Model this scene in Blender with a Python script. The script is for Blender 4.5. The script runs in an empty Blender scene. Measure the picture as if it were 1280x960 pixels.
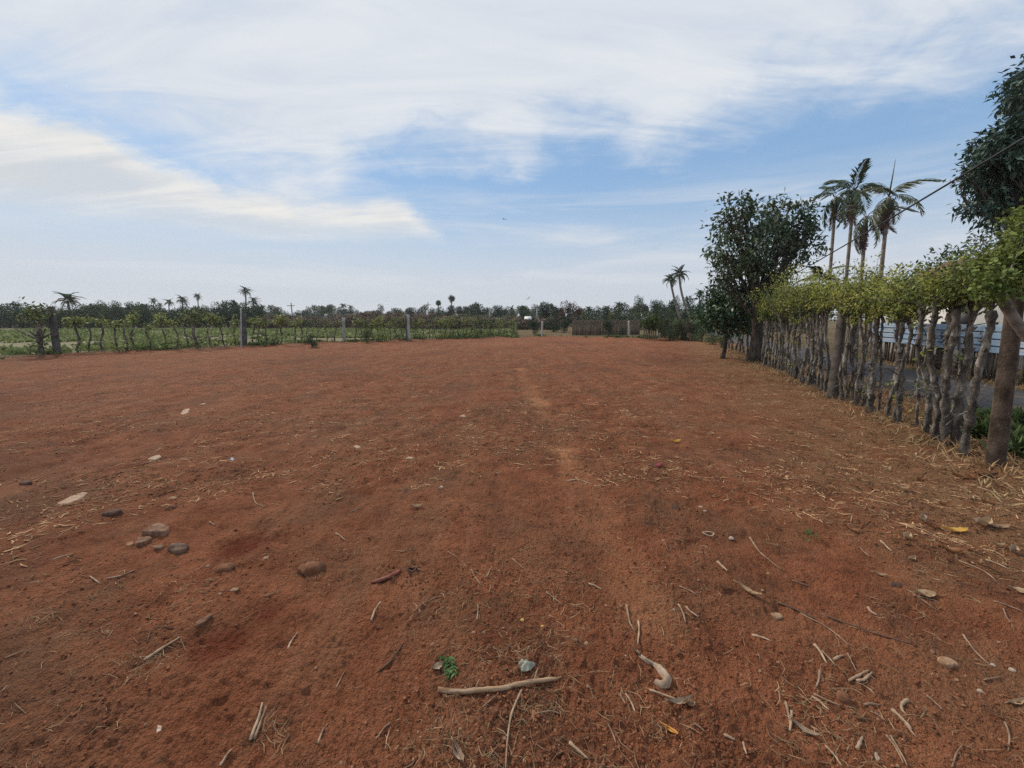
import bpy, math, random
import numpy as np
from mathutils import Vector, Matrix

sc = bpy.context.scene
col = sc.collection
R = math.radians

# ------------------------------------------------------------------ camera
FPX = 500.0                      # focal length in photograph pixels (1280 wide)
CAM_H = 1.5
TH = math.atan(82.0 / FPX)       # downward tilt
cam_d = bpy.data.cameras.new('camera')
cam_d.sensor_width = 36.0
cam_d.lens = FPX / 1280.0 * 36.0
cam_d.clip_start = 0.05
cam_d.clip_end = 6000.0
cam = bpy.data.objects.new('camera', cam_d)
cam.location = (0, 0, CAM_H)
cam.rotation_euler = (math.pi / 2 - TH, 0, 0)
col.objects.link(cam)
sc.camera = cam

# ------------------------------------------------------------------ view, sun, sky
sc.view_settings.view_transform = 'Standard'
sc.view_settings.look = 'None'
sc.view_settings.exposure = 0.0
sc.view_settings.gamma = 1.0
sc.view_settings.use_curve_mapping = False
sc.cycles.use_denoising = False
sc.cycles.sample_clamp_indirect = 2.0
sc.cycles.sample_clamp_direct = 6.0
sc.cycles.caustics_reflective = False
sc.cycles.caustics_refractive = False
sc.cycles.volume_bounces = 1
sc.cycles.max_bounces = 6
sc.cycles.transparent_max_bounces = 8

SUN_AZ, SUN_EL = -46.0, 39.0     # degrees from the viewing direction, above the horizon
sun_d = bpy.data.lights.new('sun', 'SUN')
sun_d.energy = 3.1
sun_d.angle = R(8)
sun_d.color = (1.0, 0.89, 0.74)
sun = bpy.data.objects.new('sun', sun_d)
sv = Vector((math.sin(R(SUN_AZ)) * math.cos(R(SUN_EL)), math.cos(R(SUN_AZ)) * math.cos(R(SUN_EL)), math.sin(R(SUN_EL))))
sun.rotation_euler = (-sv).to_track_quat('-Z', 'Y').to_euler()
sun.location = (-20, 20, 30)
col.objects.link(sun)


def ray(px, py):
    u = (px - 640.0) / FPX
    v = (py - 480.0) / FPX
    return np.array((u, math.cos(TH) - v * math.sin(TH), -(math.sin(TH) + v * math.cos(TH))))


def G(px, py, z=0.0):
    """the spot on level ground seen at a photograph pixel"""
    d = ray(px, py)
    t = (z - CAM_H) / d[2]
    return np.array((d[0] * t, d[1] * t, z))


def P(px, py, Y):
    """the spot at forward distance Y seen at a photograph pixel"""
    d = ray(px, py)
    t = Y / d[1]
    return np.array((d[0] * t, Y, CAM_H + d[2] * t))


class NT:
    """small helper for writing node trees"""
    def __init__(self, tree):
        self.t = tree
        tree.nodes.clear()

    def n(self, typ, _vals=None, **props):
        nd = self.t.nodes.new(typ)
        for k, v in props.items():
            setattr(nd, k, v)
        for k, v in (_vals or {}).items():
            self.put(nd.inputs[k], v)
        return nd

    def put(self, sock, v):
        if isinstance(v, bpy.types.NodeSocket):
            self.t.links.new(v, sock)
        elif isinstance(v, bpy.types.Node):
            self.t.links.new(v.outputs[0], sock)
        else:
            if isinstance(v, tuple) and len(v) == 3 and sock.type == 'RGBA':
                v = v + (1.0,)
            sock.default_value = v

    def m(self, op, a, b=0.0, c=0.0, clamp=False):
        nd = self.n('ShaderNodeMath', {0: a, 1: b, 2: c}, operation=op)
        nd.use_clamp = clamp
        return nd.outputs[0]

    def ss(self, x, lo, hi):
        return self.n('ShaderNodeMapRange', {'Value': x, 'From Min': lo, 'From Max': hi, 'To Min': 0.0, 'To Max': 1.0},
                      interpolation_type='SMOOTHSTEP').outputs[0]

    def mix(self, f, a, b, blend='MIX'):
        nd = self.n('ShaderNodeMix', data_type='RGBA', blend_type=blend)
        self.put(nd.inputs[0], f); self.put(nd.inputs[6], a); self.put(nd.inputs[7], b)
        return nd.outputs[2]

    def noise(self, vec, scale, detail=4.0, rough=0.55, dist=0.0, out=0):
        nd = self.n('ShaderNodeTexNoise', {'Scale': scale, 'Detail': detail, 'Roughness': rough, 'Distortion': dist})
        if vec is not None:
            self.put(nd.inputs['Vector'], vec)
        return nd.outputs[out]


def build_sky():
    w = bpy.data.worlds.new('World')
    sc.world = w
    w.use_nodes = True
    t = NT(w.node_tree)
    gen = t.n('ShaderNodeTexCoord').outputs['Generated']
    sep = t.n('ShaderNodeSeparateXYZ', {0: gen})
    X, Y, Z = sep.outputs
    sky = t.n('ShaderNodeTexSky', sky_type='NISHITA', sun_disc=False)
    sky.sun_elevation = R(SUN_EL)
    sky.sun_rotation = R(SUN_AZ)
    sky.air_density = 1.0
    sky.dust_density = 0.8
    sky.ozone_density = 1.6
    # azimuth / elevation in degrees
    az = t.m('MULTIPLY', t.m('ARCTAN2', X, Y), 57.29578)
    el = t.m('MULTIPLY', t.m('ARCSINE', Z), 57.29578)
    # cloud layer coordinates: the direction meeting a flat layer overhead
    inv = t.m('DIVIDE', 1.0, t.m('ADD', t.m('ABSOLUTE', Z), 0.16))
    cu = t.m('MULTIPLY', X, inv)
    cv = t.m('MULTIPLY', Y, inv)
    lay = t.n('ShaderNodeCombineXYZ', {0: cu, 1: cv, 2: 0.0}).outputs[0]
    strk = t.n('ShaderNodeMapping', {'Vector': lay, 'Rotation': (0, 0, R(-28)), 'Scale': (0.75, 2.6, 1.0)}).outputs[0]
    n_big = t.noise(lay, 1.1, 5, 0.55, 0.3)
    n_fine = t.noise(lay, 4.2, 8, 0.62, 0.7)
    n_strk = t.noise(strk, 1.6, 9, 0.6, 0.9)
    n_wisp = t.noise(strk, 4.5, 8, 0.68, 1.2)

    def edge(pts):
        """a cloud bank's edge: elevation as a function of azimuth"""
        c = t.n('ShaderNodeFloatCurve')
        cm = c.mapping.curves[0]
        ae = []
        for px, py in pts:
            d = ray(px, py)
            ae.append((math.degrees(math.atan2(d[0], d[1])), math.degrees(math.asin(d[2] / np.linalg.norm(d)))))
        ae = [(-180, ae[0][1])] + ae + [(180, ae[-1][1])]
        vals = [((a + 180) / 360, (e + 20) / 110) for a, e in ae]
        while len(cm.points) < len(vals):
            cm.points.new(0.5, 0.5)
        for pt, (x, y) in zip(cm.points, vals):
            pt.location = (x, y)
            pt.handle_type = 'AUTO_CLAMPED'
        c.mapping.update()
        t.put(c.inputs['Value'], t.m('DIVIDE', t.m('ADD', az, 180.0), 360.0))
        return t.m('SUBTRACT', t.m('MULTIPLY', c.outputs[0], 110.0), 20.0)

    E1 = edge([(0, 96), (60, 120), (120, 146), (200, 172), (300, 212), (400, 236), (440, 205), (480, 180), (540, 178),
               (600, 192), (650, 196), (690, 168), (730, 165), (770, 180), (815, 190), (850, 172), (900, 142),
               (960, 118), (1050, 104), (1150, 92), (1280, 55)])
    E2 = edge([(0, 118), (60, 136), (110, 146), (160, 180), (220, 208), (300, 234), (380, 246), (440, 252), (490, 244),
               (520, 262), (552, 290), (580, 320), (1280, 330)])
    E3 = edge([(0, 258), (100, 272), (200, 282), (300, 291), (440, 300), (540, 300), (600, 304), (1280, 310)])
    wob1 = t.m('MULTIPLY', t.m('SUBTRACT', n_fine, 0.5), 9.0)
    wob2 = t.m('MULTIPLY', t.m('SUBTRACT', n_wisp, 0.5), 7.0)
    wobs = t.m('MULTIPLY', t.m('SUBTRACT', n_strk, 0.5), 12.0)
    above1 = t.m('ADD', t.m('ADD', t.m('SUBTRACT', el, E1), wob1), wobs)
    d1 = t.ss(above1, -4.5, 5.5)
    thin1 = t.m('MULTIPLY_ADD', n_strk, 0.7, 0.68, clamp=True)
    d1 = t.m('MULTIPLY', d1, thin1)
    below2 = t.m('ADD', t.m('SUBTRACT', E2, el), t.m('ADD', t.m('MULTIPLY', wob2, 0.45), t.m('MULTIPLY', wob1, 0.40)))
    above3 = t.m('ADD', t.m('SUBTRACT', el, E3), t.m('MULTIPLY', wob1, 0.22))
    d2 = t.m('MULTIPLY', t.ss(below2, -0.9, 2.3), t.ss(above3, -1.2, 3.0))
    thin2 = t.m('MULTIPLY_ADD', n_big, 0.7, 0.60, clamp=True)
    d2 = t.m('MULTIPLY', d2, thin2)
    # faint level streaks of thin cloud low over the land
    lo_v = t.n('ShaderNodeCombineXYZ', {0: t.m('MULTIPLY', az, 0.028), 1: t.m('MULTIPLY', el, 0.30), 2: 3.7}).outputs[0]
    d4 = t.m('MULTIPLY', t.ss(t.noise(lo_v, 1.0, 7, 0.6, 0.6), 0.44, 0.68), t.m('MULTIPLY', t.ss(el, 2.0, 6.0), t.ss(el, 19.0, 11.0)))
    # a thin high veil over everything and the pale air low down
    veil = t.m('MULTIPLY', t.ss(n_big, 0.45, 0.80), 0.14)
    low = t.m('MULTIPLY', t.ss(t.m('ADD', el, t.m('MULTIPLY', wobs, 0.25)), 17.5, 3.0), 0.93)
    # blue
    blue = t.mix(1.0, sky.outputs[0], (0.95, 1.04, 1.08), 'MULTIPLY')
    blue = t.mix(0.75, blue, t.mix(t.ss(el, 6.0, 40.0), (3.2, 5.1, 7.7), (2.0, 4.1, 7.4)))   # thin high moisture evens out the blue
    hz = t.mix(t.ss(el, 1.0, 12.0), (6.15, 6.5, 7.15), (6.2, 6.8, 7.5))
    c1 = t.mix(low, blue, hz)
    c2 = t.mix(veil, c1, (6.6, 7.4, 8.3))
    cl = t.mix(t.ss(n_strk, 0.3, 0.72), (6.5, 7.1, 7.95), (7.8, 8.1, 8.5))
    c3 = t.mix(d1, c2, cl)
    cl2 = t.mix(t.ss(t.m('ADD', n_strk, t.m('MULTIPLY', t.ss(below2, 5.0, 0.5), 0.22)), 0.35, 0.78), (6.4, 6.75, 7.1), (8.7, 8.5, 8.1))
    c3 = t.mix(t.m('MULTIPLY', d4, 0.75), c3, (7.1, 7.45, 7.9))
    c4 = t.mix(d2, c3, cl2)
    bg = t.n('ShaderNodeBackground', {'Color': c4, 'Strength': 0.1})
    out = t.n('ShaderNodeOutputWorld')
    t.t.links.new(bg.outputs[0], out.inputs['Surface'])


build_sky()

# ------------------------------------------------------------------ materials
MATS = {}


def material(name, c1, c2, scale=8.0, detail=5.0, rough=0.85, c3=None, scale3=2.0, bump=0.0, bump_scale=40.0,
             island=0.0, trans=0.0, spec=0.3, stretch=(1, 1, 1), metal=0.0, lo=0.35, hi=0.65):
    m = bpy.data.materials.new(name)
    m.use_nodes = True
    t = NT(m.node_tree)
    co = t.n('ShaderNodeTexCoord').outputs['Object']
    vec = t.n('ShaderNodeMapping', {'Vector': co, 'Scale': stretch}).outputs[0]
    c = t.mix(t.ss(t.noise(vec, scale, detail, 0.6), lo, hi), c1, c2)
    if c3 is not None:
        c = t.mix(t.ss(t.noise(vec, scale3, 5, 0.6), 0.52, 0.66), c, c3)
    if island > 0:
        g = t.n('ShaderNodeNewGeometry').outputs['Random Per Island']
        hs = t.n('ShaderNodeHueSaturation', {'Hue': t.m('MULTIPLY_ADD', g, -0.04 * island if name not in ('straw', 'clod', 'pebble', 'chaff') else 0.012 * island, 0.5 + 0.016 * island if name not in ('straw', 'clod', 'pebble', 'chaff') else 0.5),
                                            'Saturation': 1.0,
                                            'Value': t.m('MULTIPLY_ADD', t.m('FRACT', t.m('MULTIPLY', g, 7.31)), 1.1 * island, 1.0 - 0.5 * island),
                                            'Color': c})
        c = hs.outputs[0]
    b = t.n('ShaderNodeBsdfPrincipled', {'Base Color': c, 'Roughness': rough, 'Specular IOR Level': spec, 'Metallic': metal})
    if bump > 0:
        bn = t.n('ShaderNodeBump', {'Strength': 1.0, 'Distance': bump, 'Height': t.noise(vec, bump_scale, 6, 0.65)})
        t.t.links.new(bn.outputs[0], b.inputs['Normal'])
    sh = b.outputs[0]
    if trans > 0:
        tr = t.n('ShaderNodeBsdfTranslucent', {'Color': c})
        mx = t.n('ShaderNodeMixShader', {0: trans})
        t.t.links.new(sh, mx.inputs[1]); t.t.links.new(tr.outputs[0], mx.inputs[2])
        sh = mx.outputs[0]
    out = t.n('ShaderNodeOutputMaterial')
    t.t.links.new(sh, out.inputs['Surface'])
    MATS[name] = m
    return m


def soil_material():
    m = bpy.data.materials.new('red_soil')
    m.use_nodes = True
    t = NT(m.node_tree)
    co = t.n('ShaderNodeTexCoord').outputs['Object']
    soil = t.n('ShaderNodeAttribute', attribute_name='soil').outputs['Fac']
    litter = t.n('ShaderNodeAttribute', attribute_name='litter').outputs['Fac']
    track = t.n('ShaderNodeAttribute', attribute_name='track').outputs['Fac']
    fresh = t.n('ShaderNodeAttribute', attribute_name='fresh').outputs['Fac']
    n1 = t.noise(co, 0.55, 6, 0.6, 0.3)
    n2 = t.noise(co, 3.2, 7, 0.62, 0.2)
    n3 = t.noise(co, 24.0, 6, 0.65)
    n4 = t.noise(co, 140.0, 4, 0.6)
    c = t.mix(t.ss(n2, 0.32, 0.68), (0.200, 0.067, 0.032), (0.325, 0.122, 0.060))
    c = t.mix(t.m('MULTIPLY', t.ss(n1, 0.45, 0.72), 0.65), c, (0.285, 0.130, 0.070))
    c = t.mix(t.m('MULTIPLY', t.ss(n3, 0.52, 0.74), 0.45), c, (0.38, 0.165, 0.085))
    c = t.mix(t.m('MULTIPLY', t.ss(n4, 0.60, 0.76), 0.40), c, (0.40, 0.235, 0.150))
    c = t.mix(t.m('MULTIPLY', t.ss(n4, 0.44, 0.26), 0.6), c, (0.075, 0.027, 0.016))
    n5 = t.noise(co, 9.0, 6, 0.68, 0.4)
    c = t.mix(t.m('MULTIPLY', t.ss(n5, 0.50, 0.36), 0.5), c, (0.105, 0.038, 0.021))
    c = t.mix(t.m('MULTIPLY', t.ss(n5, 0.60, 0.74), 0.4), c, (0.40, 0.205, 0.120))
    # long faint drag lines running down the plot
    dr = t.n('ShaderNodeMapping', {'Vector': co, 'Rotation': (0, 0, 0.10), 'Scale': (2.6, 0.22, 1.0)}).outputs[0]
    n6 = t.noise(dr, 1.0, 5, 0.62, 0.6)
    c = t.mix(t.m('MULTIPLY', t.ss(n6, 0.53, 0.68), 0.40), c, (0.34, 0.165, 0.092))
    c = t.mix(t.m('MULTIPLY', t.ss(n6, 0.46, 0.33), 0.40), c, (0.120, 0.046, 0.027))
    # trampled straw and chaff lying in the soil
    st1 = t.n('ShaderNodeMapping', {'Vector': co, 'Rotation': (0, 0, 0.5), 'Scale': (9, 55, 9)}).outputs[0]
    st2 = t.n('ShaderNodeMapping', {'Vector': co, 'Rotation': (0, 0, -0.9), 'Scale': (9, 55, 9)}).outputs[0]
    s = t.m('MAXIMUM', t.noise(st1, 1.0, 3, 0.6, 0.4), t.noise(st2, 1.0, 3, 0.6, 0.4))
    patch = t.ss(t.noise(co, 1.1, 6, 0.65, 0.5), 0.44, 0.68)
    sm = t.m('MULTIPLY', t.ss(s, 0.60, 0.72), t.m('MULTIPLY_ADD', patch, 0.55, 0.12))
    c = t.mix(sm, c, (0.36, 0.235, 0.14))
    c = t.mix(t.m('MULTIPLY', patch, 0.55), c, (0.150, 0.085, 0.050))
    n0 = t.noise(co, 0.23, 5, 0.6, 0.4)
    c = t.mix(t.m('MULTIPLY', t.ss(n0, 0.50, 0.64), 0.45), c, (0.135, 0.058, 0.033))
    c = t.mix(t.m('MULTIPLY', t.ss(n0, 0.46, 0.34), 0.35), c, (0.32, 0.140, 0.072))
    # bare orange subsoil along the old wheel line, freshly dug dark red spots
    c = t.mix(t.m('MULTIPLY', track, t.m('MULTIPLY_ADD', n3, 0.6, 0.48, clamp=True)), c, (0.46, 0.215, 0.108))
    c = t.mix(t.m('MULTIPLY', fresh, 0.8), c, (0.150, 0.036, 0.017))
    lit = t.mix(n3, (0.17, 0.085, 0.042), (0.34, 0.20, 0.10))
    c = t.mix(t.m('MULTIPLY', litter, t.ss(n2, 0.3, 0.6)), c, lit)
    out_c = t.mix(t.ss(n1, 0.4, 0.62), (0.115, 0.105, 0.045), (0.18, 0.125, 0.07))
    out_c = t.mix(t.ss(n2, 0.45, 0.6), out_c, (0.13, 0.085, 0.05))
    c = t.mix(soil, out_c, c)
    vor = t.n('ShaderNodeTexVoronoi', {'Vector': co, 'Scale': 75.0, 'Randomness': 1.0}).outputs['Distance']
    vor2 = t.n('ShaderNodeTexVoronoi', {'Vector': co, 'Scale': 190.0, 'Randomness': 1.0}).outputs['Distance']
    h = t.m('ADD', t.m('MULTIPLY', n4, 0.45), t.m('ADD', n3, t.m('MULTIPLY', sm, 0.2)))
    h = t.m('SUBTRACT', h, t.m('ADD', t.m('MULTIPLY', vor, 0.45), t.m('MULTIPLY', vor2, 0.22)))
    bn = t.n('ShaderNodeBump', {'Strength': 1.0, 'Distance': 0.040, 'Height': h})
    b = t.n('ShaderNodeBsdfPrincipled', {'Base Color': c, 'Roughness': 0.95, 'Specular IOR Level': 0.12})
    t.t.links.new(bn.outputs[0], b.inputs['Normal'])
    out = t.n('ShaderNodeOutputMaterial')
    t.t.links.new(b.outputs[0], out.inputs['Surface'])
    MATS['soil'] = m
    return m


soil_material()
material('clod', (0.150, 0.055, 0.031), (0.245, 0.098, 0.055), 9, 4, 0.95, bump=0.003, bump_scale=200, island=0.45, spec=0.1)
material('pebble', (0.20, 0.095, 0.060), (0.33, 0.20, 0.135), 20, 4, 0.85, island=0.7, spec=0.2)
material('stone', (0.135, 0.060, 0.034), (0.225, 0.115, 0.068), 22, 7, 0.95, c3=(0.145, 0.055, 0.032), scale3=11, bump=0.007, bump_scale=60, spec=0.1)
material('pale_stone', (0.22, 0.125, 0.075), (0.40, 0.28, 0.18), 26, 7, 0.95, c3=(0.17, 0.07, 0.042), scale3=16, bump=0.006, bump_scale=70, spec=0.1)
material('dark_stone', (0.040, 0.024, 0.018), (0.12, 0.062, 0.042), 18, 6, 0.85, bump=0.004, bump_scale=70)
material('straw', (0.140, 0.080, 0.046), (0.285, 0.185, 0.112), 3, 4, 0.85, island=1.1, spec=0.2)
material('chaff', (0.085, 0.040, 0.023), (0.36, 0.215, 0.125), 2.5, 5, 0.9, island=1.2, spec=0.1)
material('twig', (0.17, 0.105, 0.07), (0.34, 0.235, 0.16), 14, 5, 0.85, bump=0.0015, bump_scale=160, stretch=(1, 1, 1))
material('pale_twig', (0.27, 0.18, 0.12), (0.42, 0.31, 0.21), 14, 5, 0.85, bump=0.0015, bump_scale=160)
material('dark_twig', (0.06, 0.034, 0.024), (0.13, 0.075, 0.05), 14, 5, 0.85, bump=0.0015, bump_scale=160)
material('peeled_wood', (0.29, 0.185, 0.11), (0.45, 0.32, 0.21), 11, 7, 0.85, c3=(0.19, 0.105, 0.06), scale3=16, bump=0.004, bump_scale=90, stretch=(0.35, 3, 3))
material('board', (0.26, 0.165, 0.108), (0.38, 0.265, 0.185), 12, 6, 0.85, bump=0.003, bump_scale=40, stretch=(0.5, 3, 3))
material('brown_bark_piece', (0.120, 0.060, 0.037), (0.23, 0.130, 0.082), 14, 6, 0.9, c3=(0.09, 0.045, 0.03), scale3=9, bump=0.004, bump_scale=50)
material('husk', (0.25, 0.175, 0.12), (0.42, 0.33, 0.245), 14, 6, 0.7, c3=(0.26, 0.18, 0.12), scale3=8, bump=0.002, bump_scale=60, stretch=(1, 1, 1))
material('dry_leaf', (0.34, 0.225, 0.135), (0.50, 0.37, 0.24), 14, 5, 0.75, bump=0.001, bump_scale=90, trans=0.15)
material('brown_leaf', (0.23, 0.105, 0.05), (0.38, 0.195, 0.095), 14, 5, 0.75, bump=0.001, bump_scale=90, trans=0.15)
material('yellow_leaf', (0.66, 0.40, 0.09), (0.74, 0.52, 0.16), 14, 5, 0.6, trans=0.2)
material('orange_leaf', (0.62, 0.27, 0.05), (0.70, 0.36, 0.08), 14, 5, 0.6, trans=0.2)
material('red_pod', (0.15, 0.040, 0.027), (0.24, 0.085, 0.058), 20, 5, 0.6, c3=(0.05, 0.02, 0.016), scale3=7, bump=0.001, bump_scale=60)
material('white_scrap', (0.26, 0.19, 0.14), (0.50, 0.44, 0.37), 60, 5, 0.85)
material('pale_plastic', (0.16, 0.175, 0.14), (0.30, 0.31, 0.255), 30, 5, 0.45, trans=0.2, spec=0.5)
material('blue_scrap', (0.05, 0.07, 0.14), (0.09, 0.11, 0.20), 30, 5, 0.5)
material('maroon_scrap', (0.15, 0.012, 0.022), (0.22, 0.03, 0.04), 30, 5, 0.6)
material('sprig', (0.045, 0.115, 0.035), (0.10, 0.19, 0.06), 20, 4, 0.6, island=0.6, trans=0.25)
material('weed', (0.045, 0.085, 0.025), (0.10, 0.135, 0.04), 6, 4, 0.7, island=0.8, trans=0.2)
material('dry_grass', (0.22, 0.145, 0.075), (0.36, 0.25, 0.13), 5, 4, 0.85, island=0.8, trans=0.15)
material('bark', (0.050, 0.042, 0.036), (0.170, 0.150, 0.130), 9, 7, 0.92, c3=(0.36, 0.335, 0.295), scale3=10, bump=0.03, bump_scale=30, stretch=(1, 1, 0.55))
material('dark_bark', (0.036, 0.029, 0.024), (0.10, 0.082, 0.068), 7, 6, 0.92, bump=0.01, bump_scale=30, stretch=(1, 1, 0.4))
material('grey_limb', (0.10, 0.082, 0.068), (0.21, 0.18, 0.15), 9, 6, 0.85, c3=(0.10, 0.08, 0.065), scale3=6, bump=0.006, bump_scale=30)
material('palm_bark', (0.13, 0.115, 0.10), (0.27, 0.25, 0.225), 5, 5, 0.9, bump=0.01, bump_scale=18, stretch=(0.3, 0.3, 3))
material('areca_bark', (0.16, 0.13, 0.105), (0.27, 0.235, 0.20), 4, 5, 0.85, stretch=(0.4, 0.4, 4))
material('concrete', (0.062, 0.055, 0.049), (0.135, 0.120, 0.108), 7, 7, 0.9, c3=(0.115, 0.085, 0.065), scale3=5, bump=0.006, bump_scale=60)
material('brown_concrete', (0.052, 0.036, 0.027), (0.125, 0.092, 0.069), 11, 8, 0.92, c3=(0.045, 0.031, 0.024), scale3=7, bump=0.008, bump_scale=55, stretch=(1, 1, 0.6))
material('grey_concrete', (0.27, 0.27, 0.265), (0.42, 0.42, 0.41), 6, 6, 0.9, bump=0.004, bump_scale=40)
material('dark_concrete', (0.055, 0.055, 0.055), (0.13, 0.125, 0.12), 6, 6, 0.92, bump=0.006, bump_scale=40)
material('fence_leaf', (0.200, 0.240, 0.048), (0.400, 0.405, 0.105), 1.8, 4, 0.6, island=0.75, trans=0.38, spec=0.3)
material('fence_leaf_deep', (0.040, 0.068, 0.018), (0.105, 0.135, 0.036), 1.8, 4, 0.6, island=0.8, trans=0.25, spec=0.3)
material('fence_leaf_green', (0.085, 0.135, 0.035), (0.19, 0.235, 0.065), 1.8, 4, 0.6, island=0.8, trans=0.25, spec=0.3)
material('stake_leaf', (0.130, 0.175, 0.045), (0.240, 0.270, 0.085), 1.5, 4, 0.65, island=0.8, trans=0.25)
material('broad_leaf', (0.050, 0.090, 0.050), (0.100, 0.145, 0.078), 1.0, 4, 0.5, island=0.55, trans=0.15, spec=0.4)
material('shrub_leaf', (0.028, 0.072, 0.038), (0.062, 0.118, 0.052), 1.0, 4, 0.55, island=0.55, trans=0.15, spec=0.35)
material('big_leaf', (0.036, 0.072, 0.056), (0.068, 0.110, 0.082), 1.0, 4, 0.55, island=0.5, trans=0.12, spec=0.4)
material('far_dark', (0.018, 0.052, 0.030), (0.045, 0.084, 0.044), 2.2, 4, 0.8, island=0.5, trans=0.1)
material('far_mid', (0.045, 0.080, 0.040), (0.100, 0.135, 0.065), 2.2, 4, 0.8, island=0.55, trans=0.1)
material('far_pale', (0.085, 0.120, 0.045), (0.180, 0.205, 0.085), 2.2, 4, 0.8, island=0.9, trans=0.15)
material('dry_brush', (0.130, 0.098, 0.074), (0.250, 0.195, 0.150), 2.5, 4, 0.9, island=0.9)
material('dead_leaf', (0.060, 0.030, 0.022), (0.120, 0.066, 0.048), 3, 4, 0.85, island=0.7)
material('crop', (0.120, 0.175, 0.055), (0.300, 0.330, 0.145), 0.6, 5, 0.75, island=0.8, trans=0.2)
material('frond', (0.030, 0.060, 0.024), (0.070, 0.100, 0.040), 1.2, 4, 0.55, island=0.6, trans=0.12)
material('areca_frond', (0.055, 0.078, 0.040), (0.130, 0.138, 0.075), 1.2, 4, 0.55, island=0.7, trans=0.15)
material('areca_green', (0.042, 0.072, 0.046), (0.095, 0.125, 0.078), 1.2, 4, 0.7, island=0.6, trans=0.15, spec=0.2)
material('dead_frond', (0.095, 0.066, 0.056), (0.190, 0.140, 0.115), 1.4, 4, 0.85, island=0.7, trans=0.1)
material('asphalt', (0.034, 0.035, 0.039), (0.062, 0.062, 0.066), 10, 6, 0.9, c3=(0.125, 0.085, 0.06), scale3=1.6, bump=0.006, bump_scale=120)
material('field_soil', (0.115, 0.112, 0.052), (0.165, 0.138, 0.078), 0.25, 6, 0.95, c3=(0.105, 0.125, 0.050), scale3=0.4, stretch=(1, 1.8, 1))
material('blue_sheet', (0.145, 0.215, 0.31), (0.215, 0.295, 0.40), 3.5, 6, 0.5, c3=(0.17, 0.20, 0.24), scale3=1.6, spec=0.4)
material('picket', (0.050, 0.038, 0.030), (0.120, 0.092, 0.072), 5, 5, 0.92, bump=0.006, bump_scale=30, stretch=(1, 1, 0.3))
material('weathered_plank', (0.105, 0.076, 0.056), (0.215, 0.165, 0.13), 5, 6, 0.92, bump=0.004, bump_scale=30, stretch=(1, 1, 0.25))
material('white_wall', (0.62, 0.61, 0.58), (0.72, 0.71, 0.68), 2, 5, 0.9)
material('tile_roof', (0.20, 0.095, 0.06), (0.30, 0.16, 0.10), 3, 5, 0.85, bump=0.01, bump_scale=12)
material('white_roof', (0.60, 0.62, 0.64), (0.74, 0.75, 0.76), 1, 4, 0.5)
material('grey_roof', (0.22, 0.22, 0.22), (0.32, 0.32, 0.32), 1, 4, 0.7)
material('dark_opening', (0.015, 0.015, 0.017), (0.03, 0.03, 0.033), 3, 3, 0.5)
material('cable', (0.020, 0.020, 0.022), (0.035, 0.035, 0.038), 3, 3, 0.6)
material('bird', (0.020, 0.019, 0.020), (0.045, 0.042, 0.042), 10, 3, 0.7)
material('lumps', (0.30, 0.25, 0.2), (0.45, 0.40, 0.34), 6, 5, 0.9, bump=0.01, bump_scale=20)

# ------------------------------------------------------------------ mesh helpers


class MB:
    def __init__(self):
        self.v, self.f, self.n = [], [], 0

    def add(self, verts, faces):
        verts = np.asarray(verts, dtype=np.float64).reshape(-1, 3)
        for f in (faces if isinstance(faces, list) else [faces]):
            self.f.append(np.asarray(f, dtype=np.int64) + self.n)
        self.v.append(verts)
        self.n += len(verts)
        return self

    def mesh(self, name, mat, smooth=False):
        me = bpy.data.meshes.new(name)
        V = np.concatenate(self.v).astype(np.float32)
        lens = np.concatenate([np.full(len(f), f.shape[1], dtype=np.int32) for f in self.f])
        loops = np.concatenate([f.ravel() for f in self.f]).astype(np.int32)
        me.vertices.add(len(V)); me.vertices.foreach_set('co', V.ravel())
        me.loops.add(len(loops)); me.loops.foreach_set('vertex_index', loops)
        me.polygons.add(len(lens))
        starts = np.concatenate(([0], np.cumsum(lens)[:-1])).astype(np.int32)
        me.polygons.foreach_set('loop_start', starts)
        if smooth:
            me.polygons.foreach_set('use_smooth', np.ones(len(lens), dtype=bool))
        me.update(calc_edges=True)
        me.validate()
        me.materials.append(MATS[mat])
        return me

    def obj(self, name, mat, parent=None, smooth=False, loc=(0, 0, 0), kind=None):
        return link(name, self.mesh(name, mat, smooth), parent, loc, kind)


def link(name, data, parent=None, loc=(0, 0, 0), kind=None):
    o = bpy.data.objects.new(name, data)
    col.objects.link(o)
    o.location = tuple(float(a) for a in loc)
    if parent is not None:
        o.parent = parent
    if kind:
        o['kind'] = kind
    return o


def tag(o, label=None, cat=None, group=None, kind=None):
    if label: o['label'] = label
    if cat: o['category'] = cat
    if group: o['group'] = group
    if kind: o['kind'] = kind
    return o


def empty(name, loc, label, cat, group=None, rz=0.0):
    o = bpy.data.objects.new(name, None)
    o.empty_display_size = 0.1
    o.location = tuple(float(a) for a in loc)
    o.rotation_euler = (0, 0, rz)
    col.objects.link(o)
    return tag(o, label, cat, group)


def unit(v):
    v = np.asarray(v, dtype=np.float64)
    return v / np.maximum(np.linalg.norm(v, axis=-1, keepdims=True), 1e-9)


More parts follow.
